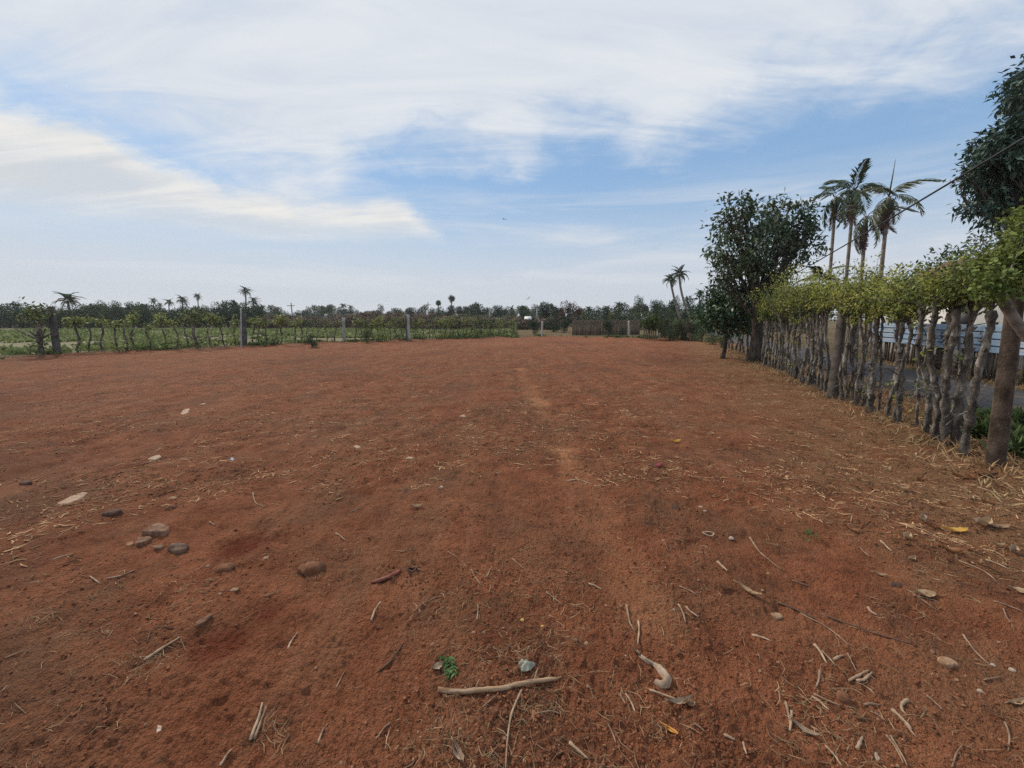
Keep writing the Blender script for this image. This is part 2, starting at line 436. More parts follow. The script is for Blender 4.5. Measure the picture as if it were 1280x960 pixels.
def tube(mb, path, radii, seg=6, caps=True, rough=0.0, rng=None):
    path = np.asarray(path, dtype=np.float64)
    n = len(path)
    radii = np.broadcast_to(np.asarray(radii, dtype=np.float64), (n,))
    T = unit(np.gradient(path, axis=0))
    ref = np.array((0.0, 0, 1)) if abs(T[0][2]) < 0.9 else np.array((1.0, 0, 0))
    u = unit(np.cross(T[0], ref))
    rings = []
    a = np.arange(seg) * 2 * math.pi / seg
    for i in range(n):
        u = unit(u - T[i] * np.dot(u, T[i]))
        w = np.cross(T[i], u)
        r = radii[i]
        rr = np.full(seg, r)
        if rough and rng is not None:
            rr = rr * (1 + rough * rng.standard_normal(seg))
        rings.append(path[i] + np.outer(np.cos(a) * rr, u) + np.outer(np.sin(a) * rr, w))
    V = np.concatenate(rings)
    i, j = np.meshgrid(np.arange(n - 1), np.arange(seg), indexing='ij')
    j2 = (j + 1) % seg
    F = np.stack([i * seg + j, i * seg + j2, (i + 1) * seg + j2, (i + 1) * seg + j], -1).reshape(-1, 4)
    faces = [F]
    if caps:
        V = np.concatenate([V, path[:1], path[-1:]])
        k = np.arange(seg); k2 = (k + 1) % seg
        faces.append(np.stack([k2, k, np.full(seg, n * seg)], -1))
        faces.append(np.stack([(n - 1) * seg + k, (n - 1) * seg + k2, np.full(seg, n * seg + 1)], -1))
    mb.add(V, faces)
    return mb


BOXF = np.array([[0, 3, 2, 1], [4, 5, 6, 7], [0, 1, 5, 4], [1, 2, 6, 5], [2, 3, 7, 6], [3, 0, 4, 7]])


def box(mb, c, s, rz=0.0, taper=1.0):
    x, y, z = np.asarray(s, dtype=float) / 2
    V = np.array([[-x, -y, -z], [x, -y, -z], [x, y, -z], [-x, y, -z], [-x * taper, -y * taper, z], [x * taper, -y * taper, z],
                  [x * taper, y * taper, z], [-x * taper, y * taper, z]])
    ca, sa = math.cos(rz), math.sin(rz)
    V = np.stack([V[:, 0] * ca - V[:, 1] * sa, V[:, 0] * sa + V[:, 1] * ca, V[:, 2]], -1) + np.asarray(c, dtype=float)
    mb.add(V, BOXF)
    return mb


def ico(sub=1):
    p = (1 + 5 ** 0.5) / 2
    V = [(-1, p, 0), (1, p, 0), (-1, -p, 0), (1, -p, 0), (0, -1, p), (0, 1, p), (0, -1, -p), (0, 1, -p), (p, 0, -1), (p, 0, 1), (-p, 0, -1), (-p, 0, 1)]
    F = [(0, 11, 5), (0, 5, 1), (0, 1, 7), (0, 7, 10), (0, 10, 11), (1, 5, 9), (5, 11, 4), (11, 10, 2), (10, 7, 6), (7, 1, 8),
         (3, 9, 4), (3, 4, 2), (3, 2, 6), (3, 6, 8), (3, 8, 9), (4, 9, 5), (2, 4, 11), (6, 2, 10), (8, 6, 7), (9, 8, 1)]
    V = [np.array(v, dtype=float) / np.linalg.norm(v) for v in V]
    for _ in range(sub):
        mid, F2 = {}, []

        def mp(a, b):
            k = (min(a, b), max(a, b))
            if k not in mid:
                V.append(unit(V[a] + V[b])); mid[k] = len(V) - 1
            return mid[k]
        for a, b, c in F:
            ab, bc, ca = mp(a, b), mp(b, c), mp(c, a)
            F2 += [(a, ab, ca), (b, bc, ab), (c, ca, bc), (ab, bc, ca)]
        F = F2
    return np.array(V), np.array(F)


ICO0, ICO1, ICO2 = ico(0), ico(1), ico(2)
OCTA = (np.array([(1, 0, 0), (-1, 0, 0), (0, 1, 0), (0, -1, 0), (0, 0, 1), (0, 0, -1)], dtype=float), np.array([(0, 2, 4), (2, 1, 4), (1, 3, 4), (3, 0, 4), (2, 0, 5), (1, 2, 5), (3, 1, 5), (0, 3, 5)]))


def leaves(mb, B, D, L, W, rng, fold=0.25, curl=0.0):
    """one folded four-cornered leaf per row: base B, direction D, length L, width W"""
    n = len(B)
    L = np.broadcast_to(np.asarray(L, dtype=float), (n,))[:, None]
    W = np.broadcast_to(np.asarray(W, dtype=float), (n,))[:, None]
    D = unit(D)
    S = unit(np.cross(D, unit(rng.standard_normal((n, 3)) * 0.55 + np.array((0, 0, 1.0)))))
    N = np.cross(S, D)
    mid = B + D * L * 0.45
    V = np.stack([B, mid + S * W * 0.5 + N * W * fold, B + D * L - N * L * curl, mid - S * W * 0.5 + N * W * fold], 1).reshape(-1, 3)
    k = np.arange(n) * 4
    mb.add(V, np.stack([k, k + 1, k + 2, k + 3], -1))
    return mb


def sphere_pts(n, rng):
    return unit(rng.standard_normal((n, 3)))


def lobe_clusters(lobes, per, rng, inner=0.55):
    """cluster centres spread through the shells of the given lobes (centre, radius)"""
    C, O = [], []
    for c, r in lobes:
        k = max(2, int(per * r * r))
        d = sphere_pts(k, rng)
        s = inner + (1 - inner) * rng.random((k, 1)) ** 0.6
        C.append(np.asarray(c) + d * np.asarray(r) * s)
        O.append(d)
    return np.concatenate(C), np.concatenate(O)


def crown_leaves(mb, C, O, n_per, rc, L, W, rng, droop=0.35, out=0.8):
    n = len(C) * n_per
    B = np.repeat(C, n_per, 0) + rng.standard_normal((n, 3)) * rc
    D = sphere_pts(n, rng) + np.repeat(O, n_per, 0) * out + np.array((0, 0, -droop))
    leaves(mb, B, D, L * (0.7 + 0.6 * rng.random(n)), W * (0.7 + 0.6 * rng.random(n)), rng)
    return mb


def bez(a, b, c, n=7):
    t = np.linspace(0, 1, n)[:, None]
    return (1 - t) ** 2 * np.asarray(a) + 2 * t * (1 - t) * np.asarray(b) + t ** 2 * np.asarray(c)


# value noise -------------------------------------------------------
def vnoise(x, y, seed=0):
    xi, yi = np.floor(x).astype(np.int64), np.floor(y).astype(np.int64)
    xf, yf = x - xi, y - yi
    u, v = xf * xf * (3 - 2 * xf), yf * yf * (3 - 2 * yf)

    def h(a, b):
        k = (a * 374761393 + b * 668265263 + seed * 1274126177) & 0xffffffff
        k = ((k ^ (k >> 13)) * 1274126177) & 0xffffffff
        return ((k ^ (k >> 16)) & 0xffff) / 65535.0 * 2 - 1
    return (h(xi, yi) * (1 - u) + h(xi + 1, yi) * u) * (1 - v) + (h(xi, yi + 1) * (1 - u) + h(xi + 1, yi + 1) * u) * v


def rot2(x, y, a):
    return x * math.cos(a) - y * math.sin(a), x * math.sin(a) + y * math.cos(a)


# ------------------------------------------------------------------ the plot and its ground
FX, FY, FS = 5.0, 3.94, 0.353      # the right fence runs through (FX, FY) with this slope
FN = math.sqrt(1 + FS * FS)


def side(x, y):                    # metres to the right of the right fence
    return ((x - FX) - FS * (y - FY)) / FN


def on_fence(px, off=0.0):
    """where the sight line at a photograph column meets the right fence (off: metres to its right)"""
    u = (px - 640.0) / FPX
    k = u * math.cos(TH); k0 = u * CAM_H * math.sin(TH)     # x = k*y + k0 for points on the ground
    y = (FX - FS * FY + off * FN - k0) / (k - FS)
    return np.array((k * y + k0, y, 0.0))


def along(y, off=0.0):
    return np.array((FX + FS * (y - FY) + off * FN, y, 0.0))


PLOT = [(-32, -6), (-24.5, 7), (-19.6, 15.3), (-15.6, 20.3), (-11, 25.5), (-7, 28), (-2, 31), (2.6, 33.6), (7, 32), (11, 29.2), (13.4, 27.7),
        tuple(along(-10)[:2])]


def plot_sd(x, y):
    """distance to the plot's edge, positive inside"""
    d = np.full(x.shape, 1e9)
    inside = np.zeros(x.shape, dtype=bool)
    n = len(PLOT)
    for i in range(n):
        ax, ay = PLOT[i]; bx, by = PLOT[(i + 1) % n]
        ex, ey = bx - ax, by - ay
        t = np.clip(((x - ax) * ex + (y - ay) * ey) / (ex * ex + ey * ey), 0, 1)
        d = np.minimum(d, np.hypot(x - ax - t * ex, y - ay - t * ey))
        c = (ay > y) != (by > y)
        with np.errstate(divide='ignore', invalid='ignore'):
            inside ^= c & (x < ex * (y - ay) / (ey if ey else 1e-9) + ax)
    return np.where(inside, d, -d)


def sstep(x, a, b):
    t = np.clip((x - a) / (b - a), 0, 1)
    return t * t * (3 - 2 * t)


PITS = [(G(275, 800)[:2], 0.16), (G(332, 765)[:2], 0.11), (G(300, 685)[:2], 0.13), (G(760, 640)[:2], 0.2)]


def H(x, y):
    x = np.asarray(x, dtype=float); y = np.asarray(y, dtype=float)
    r = np.hypot(x, y)
    z = 0.030 * vnoise(x * 0.45, y * 0.45, 1)
    a, b = rot2(x, y, 0.7)
    z = z + 0.022 * vnoise(a * 1.3, b * 1.3, 2)
    a, b = rot2(x, y, 1.9)
    z = z + 0.020 * vnoise(a * 3.4, b * 3.4, 3) * sstep(r, 60, 15)
    a, b = rot2(x, y, 2.6)
    v8 = vnoise(a * 8, b * 8, 4)
    z = z + (0.018 * v8 - 0.012 * np.abs(v8))  * sstep(r, 40, 9) * (0.65 + 0.5 * vnoise(x * 0.8, y * 0.8, 14))
    a, b = rot2(x, y, 0.3)
    c4 = vnoise(a * 24, b * 24, 5)
    z = z + 0.0165 * (np.abs(c4) - 0.4) * sstep(r, 15, 5) * (0.5 + 0.5 * vnoise(x * 2, y * 2, 9))
    a, b = rot2(x, y, 1.2)
    z = z + 0.0068 * vnoise(a * 60, b * 60, 6) * sstep(r, 7, 2.6)
    a, b = rot2(x, y, 2.2)
    z = z + 0.0042 * vnoise(a * 130, b * 130, 7) * sstep(r, 3.6, 1.5)
    tp0, tp1 = G(655, 470)[:2], G(775, 700)[:2]
    te = tp1 - tp0
    tl = ((x - tp0[0]) * te[1] - (y - tp0[1]) * te[0]) / np.hypot(*te)
    z = z - 0.016 * np.exp(-((tl - 0.04 * vnoise(x, y, 17)) / 0.13) ** 2) * sstep(r, 1.2, 2.2) * sstep(y, 26, 12)
    for (cx, cy), rr in PITS:
        q = np.hypot(x - cx, y - cy) / rr
        z = z - 0.03 * np.exp(-q * q * 1.5) + 0.012 * np.exp(-(q - 1.3) ** 2 * 6)
    sd = plot_sd(x, y)
    z = z + 0.10 * np.exp(-((sd - 0.1) / 0.5) ** 2) * sstep(y, 12, 18) * (0.6 + 0.6 * vnoise(x * 0.9, y * 0.9, 11))
    return z * np.maximum(sstep(sd, -0.9, 0.3), sstep(side(x, y), 1.15, 0.5) * sstep(sd, -1.3, -0.9))


def g_at(px, py, dz=0.0):
    p = G(px, py)
    for _ in range(2):
        p = G(px, py, float(H(p[0], p[1])))
    p[2] += dz
    return p


def build_ground():
    th = np.concatenate([np.radians(np.linspace(-62, 62, 701)), np.radians(np.linspace(62, 298, 42)[1:-1])])
    rr = np.concatenate([[0.3, 0.6], np.geomspace(0.85, 42, 820), np.geomspace(46, 900, 22)])
    T, Rr = np.meshgrid(th, rr)
    x, y = Rr * np.sin(T), Rr * np.cos(T)
    z = H(x, y)
    nr, nt = x.shape
    V = np.stack([x, y, z], -1).reshape(-1, 3)
    i, j = np.meshgrid(np.arange(nr - 1), np.arange(nt), indexing='ij')
    j2 = (j + 1) % nt
    F = np.stack([i * nt + j, (i + 1) * nt + j, (i + 1) * nt + j2, i * nt + j2], -1).reshape(-1, 4)[:, ::-1]
    V = np.concatenate([V, [[0, 0, 0]]])
    k = np.arange(nt)
    tri = np.stack([k, (k + 1) % nt, np.full(nt, nr * nt)], -1)[:, ::-1]
    mb = MB().add(V, [F, tri])
    me = mb.mesh('ground', 'soil', smooth=True)
    X, Y = V[:, 0], V[:, 1]
    sd = plot_sd(X, Y)
    wob = vnoise(X * 1.7, Y * 1.7, 21) * 0.5 + vnoise(X * 5, Y * 5, 22) * 0.25
    s = side(X, Y)
    soil = np.maximum(sstep(sd + wob, -0.5, 0.4), sstep(s, 1.4, 1.0) * (np.abs(s) < 3) * (Y < 28))
    litter = sstep(s + wob * 0.9, -2.6, -0.7) * sstep(s, 1.4, 0.9) * (Y < 28) * 0.9
    p0, p1 = G(655, 470)[:2], G(775, 700)[:2]
    e = p1 - p0
    tt = np.clip(((X - p0[0]) * e[0] + (Y - p0[1]) * e[1]) / (e @ e), -0.2, 1.05)
    dl = np.hypot(X - p0[0] - tt * e[0], Y - p0[1] - tt * e[1])
    track = sstep(dl + wob * 0.22, 0.24, 0.0) * (0.35 + 0.65 * sstep(vnoise(X * 1.4, Y * 1.4, 31), -0.3, 0.7))
    fresh = np.zeros(len(X))
    for (cx, cy), q in PITS[:3]:
        fresh = np.maximum(fresh, sstep(np.hypot(X - cx, Y - cy) + wob * 0.09, q * 1.4, q * 0.4))
    for nm, arr in (('soil', soil), ('litter', litter), ('track', track), ('fresh', fresh)):
        at = me.attributes.new(nm, 'FLOAT', 'POINT')
        at.data.foreach_set('value', np.asarray(arr, dtype=np.float32))
    o = link('ground', me)
    tag(o, 'bare red soil of the cleared plot strewn with straw', kind='structure')


build_ground()


def sheet(name, pts, z, mat, label):
    mb = MB().add([(x, y, z) for x, y in pts], [np.arange(len(pts))[None, :]])
    return tag(mb.obj(name, mat), label, kind='structure')


def off_pts(off, ys):
    return [tuple(along(y, off)[:2]) for y in ys]


sheet('road', off_pts(1.35, [-6, 60]) + off_pts(3.95, [60, -6]), 0.004, 'asphalt', 'grey asphalt lane behind the living fence')
sheet('crop_field', [(-25.8, 7.6), (-20.9, 15.9), (-16.7, 21.2), (-12, 26.5), (-8, 29.4), (-2.4, 32.4), (-4, 46), (-14, 58), (-46, 66), (-95, 62), (-95, -4)][::-1], 0.005,
      'field_soil', 'green crop field beyond the left boundary posts')

# ------------------------------------------------------------------ haze
hz = MB()
box(hz, (0, 0, 13.5), (1900, 1900, 29))
hm = bpy.data.materials.new('haze')
hm.use_nodes = True
_t = NT(hm.node_tree)
_v = _t.n('ShaderNodeVolumePrincipled', {'Color': (0.90, 0.95, 1.0), 'Density': 0.00038, 'Anisotropy': 0.2})
_o = _t.n('ShaderNodeOutputMaterial')
_t.t.links.new(_v.outputs[0], _o.inputs['Volume'])
MATS['haze'] = hm
HAZE = tag(hz.obj('haze', 'haze'), 'pale dusty air over the far fields', kind='stuff')

# ------------------------------------------------------------------ right living fence
ORD = ['first', 'second', 'third', 'fourth', 'fifth', 'sixth', 'seventh', 'eighth', 'ninth', 'tenth', 'eleventh', 'twelfth', 'thirteenth',
       'fourteenth', 'fifteenth', 'sixteenth', 'seventeenth', 'eighteenth', 'nineteenth', 'twentieth', 'twenty-first', 'twenty-second',
       'twenty-third', 'twenty-fourth', 'twenty-fifth', 'twenty-sixth', 'twenty-seventh', 'twenty-eighth', 'twenty-ninth', 'thirtieth',
       'thirty-first', 'thirty-second', 'thirty-third', 'thirty-fourth', 'thirty-fifth', 'thirty-sixth', 'thirty-seventh', 'thirty-eighth', 'thirty-ninth', 'fortieth']

CROWN_TOP = ([895, 925, 955, 980, 1000, 1030, 1060, 1085, 1110, 1140, 1160, 1180, 1200, 1230, 1260, 1280, 1320],
             [402, 385, 376, 360, 354, 352, 352, 347, 350, 362, 352, 336, 326, 316, 300, 272, 262])
CROWN_BOT = ([895, 955, 1000, 1080, 1110, 1150, 1200, 1280], [408, 396, 384, 378, 376, 372, 366, 362])
GROUP_F = 'living fence trees along the right edge'


def stem_mb(base, top, r0, rng, knob=1.0, head=1.5, nubs=6, sway=0.05, seg=8):
    mb = MB()
    n = 26
    t = np.linspace(0, 1, n)
    path = np.outer(1 - t, base) + np.outer(t, top)
    ph, ph2 = rng.random(2) * 6.3
    sw = np.sin(t * math.pi)[:, None] * sway * np.stack([np.sin(t * 5 + ph), np.cos(t * 4 + ph2), 0 * t], -1)
    path = path + sw + np.stack([rng.standard_normal(n) * 0.006, rng.standard_normal(n) * 0.006, 0 * t], -1)
    path[0] = np.asarray(base) - np.array((0, 0, 0.06))
    kn_ = rng.standard_normal(n); kn_ = (kn_ + np.roll(kn_, 1)) * 0.7
    rad = r0 * (1.18 - 0.32 * t) * (1 + knob * 0.115 * kn_)
    rad[0] = r0 * 1.35
    rad[-2] *= head; rad[-1] *= head * 0.75
    rad = np.clip(rad, r0 * 0.55, r0 * 2)
    tube(mb, path, rad, seg + 2, True, 0.095 * knob, rng)
    for k in range(nubs):
        i = rng.integers(1, n - 1)
        d = unit(np.array((rng.standard_normal(), rng.standard_normal(), 0.5 + 0.6 * rng.random())))
        p = path[i] + (path[i + 1] - path[i]) * rng.random()
        l = r0 * (1.5 + 1.3 * rng.random())
        tube(mb, [p, p + d * l * 0.7, p + d * l], [r0 * 0.55, r0 * 0.42, r0 * 0.15], 5, True)
    return mb, path


def fence_tree(px, off, tx, ty, r0, label, seed, leafy=1.0, head=1.6, crown_dx=0.0, green=0.0, twigs=3):
    rng = np.random.default_rng(seed)
    b = on_fence(px, off)
    b[2] = float(H(b[0], b[1]))
    Yt = b[1] + rng.normal() * 0.04
    top = P(tx, ty, Yt)
    root = empty('fence_tree', b, label, 'tree', GROUP_F)
    dist = Yt
    r0 = r0 * 0.72
    mb, path = stem_mb(np.zeros(3), top - b, r0, rng, 1.15, head, int(8 + 7 * rng.random()), 0.045)
    mb.obj('trunk', 'bark', root, smooth=True)
    # shoots growing out of the pollarded head
    tp = np.interp(tx, *CROWN_TOP)
    tipz = P(tx, tp, Yt)[2]
    bot = P(tx, np.interp(tx, *CROWN_BOT), Yt)[2]
    hh = max(0.25, tipz - bot)
    sh = MB(); C = []
    head_p = path[-1]
    for k in range(int(5 + 3 * leafy)):
        d = np.array((rng.normal() * 0.24, rng.normal() * 0.22, (0.28 + 0.62 * rng.random()) * (tipz - top[2] + 0.05)))
        m = head_p + d * 0.45 + np.array((rng.normal() * 0.04, rng.normal() * 0.04, 0.03))
        pts = bez(head_p, m, head_p + d, 5)
        tube(sh, pts, np.linspace(0.011, 0.004, 5), 4, False)
        C += [pts[2], pts[3], pts[4]]
    sh.obj('shoot', 'bark', root, kind='stuff')
    C = np.array(C)
    extra = np.stack([rng.normal(size=int(9 * leafy)) * 0.24 + head_p[0] + crown_dx, rng.normal(size=int(9 * leafy)) * 0.2 + head_p[1],
                      bot - b[2] + hh * (0.24 + 0.70 * rng.random(int(9 * leafy)))], -1)
    C = np.concatenate([C, extra])
    O = unit(rng.standard_normal(C.shape) + np.array((0, 0, 0.2)))
    lm = MB(); dm = MB()
    big = 1.0 + 0.045 * max(0, dist - 5)
    sel = rng.random(len(C)) < 0.62
    k_ = int(21 * leafy / big ** 0.5)
    crown_leaves(lm, C[sel], O[sel], k_, 0.060 * big, 0.044 * big, 0.023 * big, rng, droop=0.45, out=0.6)
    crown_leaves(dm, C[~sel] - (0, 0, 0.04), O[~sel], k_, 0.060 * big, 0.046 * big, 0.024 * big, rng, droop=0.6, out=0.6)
    # long upright sprigs breaking the top line
    for k in range(int(0.5 + 2.2 * rng.random())):
        e_ = head_p + np.array((rng.normal() * 0.22, rng.normal() * 0.18, (tipz - top[2]) * (0.95 + 0.55 * rng.random()) + 0.08))
        pts = bez(head_p, (head_p + e_) / 2 + (0, 0, 0.12), e_, 8)
        tube(sh2 := MB(), pts, np.linspace(0.008, 0.002, 8), 4, False)
        sh2.obj('sprig', 'bark', root)
        crown_leaves(lm, pts[3:], sphere_pts(5, rng), int(8 * leafy) + 2, 0.030 * big, 0.046 * big, 0.024 * big, rng, droop=0.5)
    # sprays hanging down over the stems
    for k in range(int(3 * rng.random())):
        q0 = head_p + rng.normal(size=3) * np.array((0.16, 0.12, 0.05)) + (0, 0, 0.08)
        hang = np.linspace(0, 1, 6)[:, None] * np.array((rng.normal() * 0.10, rng.normal() * 0.08, -(0.03 + 0.14 * rng.random())))
        pts = q0 + hang
        crown_leaves(lm if rng.random() < 0.6 else dm, pts, sphere_pts(6, rng), int(8 * leafy) + 2, 0.026 * big, 0.042 * big, 0.022 * big, rng, droop=0.7)
    # a few leaves sprouting low on the trunk
    k = rng.integers(3, 18)
    lm2 = path[k] + rng.standard_normal((1, 3)) * 0.02
    if rng.random() < 0.45:
        crown_leaves(lm, lm2, sphere_pts(1, rng), 14, 0.05, 0.05, 0.028, rng)
    lm.obj('crown', 'fence_leaf_green' if rng.random() < green else 'fence_leaf', root, kind='stuff')
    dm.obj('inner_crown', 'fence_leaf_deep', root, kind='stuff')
    if twigs:
        tm = MB()
        for k in range(twigs):
            i = rng.integers(5, 22)
            d = np.array((rng.normal() * 0.5, rng.normal() * 0.3, 0.3 * rng.normal())) * 0.45
            tube(tm, bez(path[i], path[i] + d * 0.5 + (0, 0, 0.06), path[i] + d, 5), np.linspace(0.009, 0.003, 5), 4, False)
        tm.obj('side_twig', 'bark', root, kind='stuff')
    return root


near_stems = [  # base column, offset, top column, top row, radius
    (1203, -0.05, 1240, 388, 0.047), (1191, 0.05, 1221, 374, 0.052), (1186, 0.30, 1200, 372, 0.026), (1180, -0.05, 1195, 386, 0.045), (1172, 0.02, 1188, 392, 0.040),
    (1166, -0.04, 1171, 376, 0.042), (1157, 0.04, 1154, 383, 0.040), (1123, 0.0, 1138, 405, 0.034), (1116, -0.04, 1133, 390, 0.036), (1109, 0.03, 1124, 398, 0.035),
    (1087, -0.02, 1097, 388, 0.058), (1079, 0.06, 1088, 392, 0.032), (1071, -0.03, 1076, 397, 0.036), (1064, 0.05, 1072, 392, 0.036), (1058, 0.0, 1066, 392, 0.040),
    (1053, -0.05, 1060, 396, 0.030), (1083, 0.16, 1090, 394, 0.030), (1075, 0.18, 1084, 396, 0.028), (1068, 0.15, 1070, 394, 0.032), (1061, 0.17, 1069, 396, 0.026), (1049, 0.12, 1056, 394, 0.032), (1098, 0.10, 1104, 396, 0.026), (1145, 0.12, 1152, 396, 0.022)]
sd0 = 100
for i, (bx_, of, tx, ty, r) in enumerate(near_stems):
    fence_tree(bx_, of, tx, ty, r, 'knobbly living fence tree, %s trunk left of the near brown concrete post' % ORD[i], sd0 + i,
               leafy=1.1 if i < 11 else 0.85, head=2.0 if i in (0, 1, 8, 10) else 1.5, green=0.65 if i < 7 else 0.2)
far_cols, c = [], 1031.0
rs = random.Random(5)
while c > 951:
    far_cols.append(c)
    c -= 1.75 + 1.7 * rs.random()
for i, cx in enumerate(far_cols):
    of = rs.choice((-0.08, -0.03, 0.0, 0.06, 0.12))
    fence_tree(cx, of, cx + 4 + rs.uniform(-5, 6), np.interp(cx, [950, 1030], [398, 387]) + rs.uniform(-4, 6), 0.033 + 0.018 * rs.random(),
               'slim grey living fence tree, %s trunk beyond the second concrete post' % ORD[i], 200 + i, leafy=0.78, head=1.4, twigs=1, green=0.15)
for i, cx in enumerate((934, 929, 924, 920, 915, 911, 907, 903)):
    fence_tree(cx, rs.uniform(-0.05, 0.05), cx + rs.uniform(-1, 3), 404 + 0.25 * (934 - cx), 0.05, 'pale living fence tree in the shade past the broad tree, %s from its trunk' % ORD[i],
               300 + i, leafy=0.5, head=1.3, twigs=0, green=0.7)


def concrete_post(base, top, w0, w1, mat, label, rz=0.3, group=None, cat='post', notch=True):
    b = np.asarray(base, float); t = np.asarray(top, float)
    root = empty('concrete_post', b, label, cat, group)
    mb = MB()
    d = t - b
    n = 7
    pts = []
    rng = np.random.default_rng(int(abs(b[0] * 97 + b[1] * 31)))
    ca, sa = math.cos(rz), math.sin(rz)
    for k in range(n):
        f = k / (n - 1)
        w = (w0 * (1 - f) + w1 * f) / 2
        c = w * 0.82
        ringp = [(-w, -c), (-c, -w), (c, -w), (w, -c), (w, c), (c, w), (-c, w), (-w, c)]
        for (x, y) in ringp:
            x *= 1 + rng.normal() * 0.025; y *= 1 + rng.normal() * 0.025
            pts.append(d * f + np.array((x * ca - y * sa, x * sa + y * ca, -0.08 if k == 0 else 0)))
    i, j = np.meshgrid(np.arange(n - 1), np.arange(8), indexing='ij')
    F = np.stack([i * 8 + j, i * 8 + (j + 1) % 8, (i + 1) * 8 + (j + 1) % 8, (i + 1) * 8 + j], -1).reshape(-1, 4)
    mb.add(pts, [F, np.arange((n - 1) * 8, n * 8)[None, :]])
    mb.obj('shaft', mat, root)
    if notch:
        for f in (0.28, 0.52, 0.76):                       # wire staples
            p = d * f
            w = (w0 * (1 - f) + w1 * f) / 2
            nm = MB()
            a = np.linspace(0, math.pi, 6)
            q = np.stack([np.cos(a) * 0.018, -w - np.sin(a) * 0.014 + 0 * a, 0 * a], -1)
            q = np.stack([q[:, 0] * ca - q[:, 1] * sa, q[:, 0] * sa + q[:, 1] * ca, q[:, 2]], -1) + p
            tube(nm, q, 0.0035, 4, True)
            nm.obj('wire_staple', 'cable', root)
    return root


b1 = g_at(1244, 581)
concrete_post(b1, P(1273, 345, b1[1]), 0.138, 0.112, 'brown_concrete', 'thick brown concrete post leaning outward at the near end of the living fence', rz=0.62)
b2 = on_fence(1041, -0.12); b2[2] = float(H(b2[0], b2[1]))
concrete_post(b2, P(1054, 386, b2[1]), 0.145, 0.12, 'concrete', 'grey concrete post standing among the slim fence trunks', rz=0.5)

# the tree just outside the post whose pale cut limb reaches into the picture
rngx = np.random.default_rng(77)
bx_ = along(3.25, 0.25); bx_[2] = float(H(bx_[0], bx_[1]))
rt = empty('fence_tree', bx_, 'fence tree with a thick pale cut limb reaching over the near post', 'tree', GROUP_F)
l0, l1 = P(1330, 462, 3.5), P(1249, 366, 3.72)
mb, pth = stem_mb(np.zeros(3), l0 - bx_, 0.075, rngx, 0.6, 1.0)
mb.obj('trunk', 'bark', rt, smooth=True)
lb = MB()
tube(lb, bez(l0 - bx_, P(1272, 420, 3.62) - bx_, l1 - bx_, 9), np.array([.06, .055, .05, .046, .043, .041, .040, .044, .052]), 9, True, 0.05, rngx)
lb.obj('limb', 'grey_limb', rt, smooth=True)
kn = MB()
V, F = ICO1
kn.add(V * np.array((.058, .055, .05)) * (1 + rngx.normal(size=(len(V), 1)) * 0.10) + (l1 - bx_) + (0.0, 0.01, 0.012), F)
kn.obj('cut_end', 'dark_bark', rt, smooth=True)
lm = MB()
for (px, py, rr, yy, k) in ((1262, 322, 20, 3.9, 22), (1285, 305, 22, 3.9, 24), (1240, 335, 20, 4.0, 26), (1270, 345, 18, 3.95, 24), (1278, 272, 9, 3.9, 6), (1300, 335, 26, 3.8, 24), (1246, 352, 12, 3.6, 10), (1234, 368, 10, 3.7, 7), (1262, 360, 12, 3.55, 8)):
    q = P(px, py, yy) - bx_
    s_ = rr / FPX * yy
    C = q + sphere_pts(k, rngx) * s_ * rngx.random((k, 1)) ** 0.4
    crown_leaves(lm, C, sphere_pts(k, rngx), 20, 0.05, 0.05, 0.030, rngx)
lm.obj('crown', 'fence_leaf_green', rt, kind='stuff')
sh = MB()
for (px, py) in ((1275, 310), (1286, 268)):
    tube(sh, bez(l1 - bx_, P(px, py + 25, 3.85) - bx_, P(px, py, 3.9) - bx_, 6), np.linspace(0.007, 0.002, 6), 4, False)
sh.obj('shoot', 'bark', rt, kind='stuff')

# ------------------------------------------------------------------ broad tree, shrub and big tree from lobes


def px_lobe(px, py, rp, Y, dy=0.0, fl=1.0):
    c = P(px, py, Y + dy)
    r = rp / FPX * Y
    return c, r


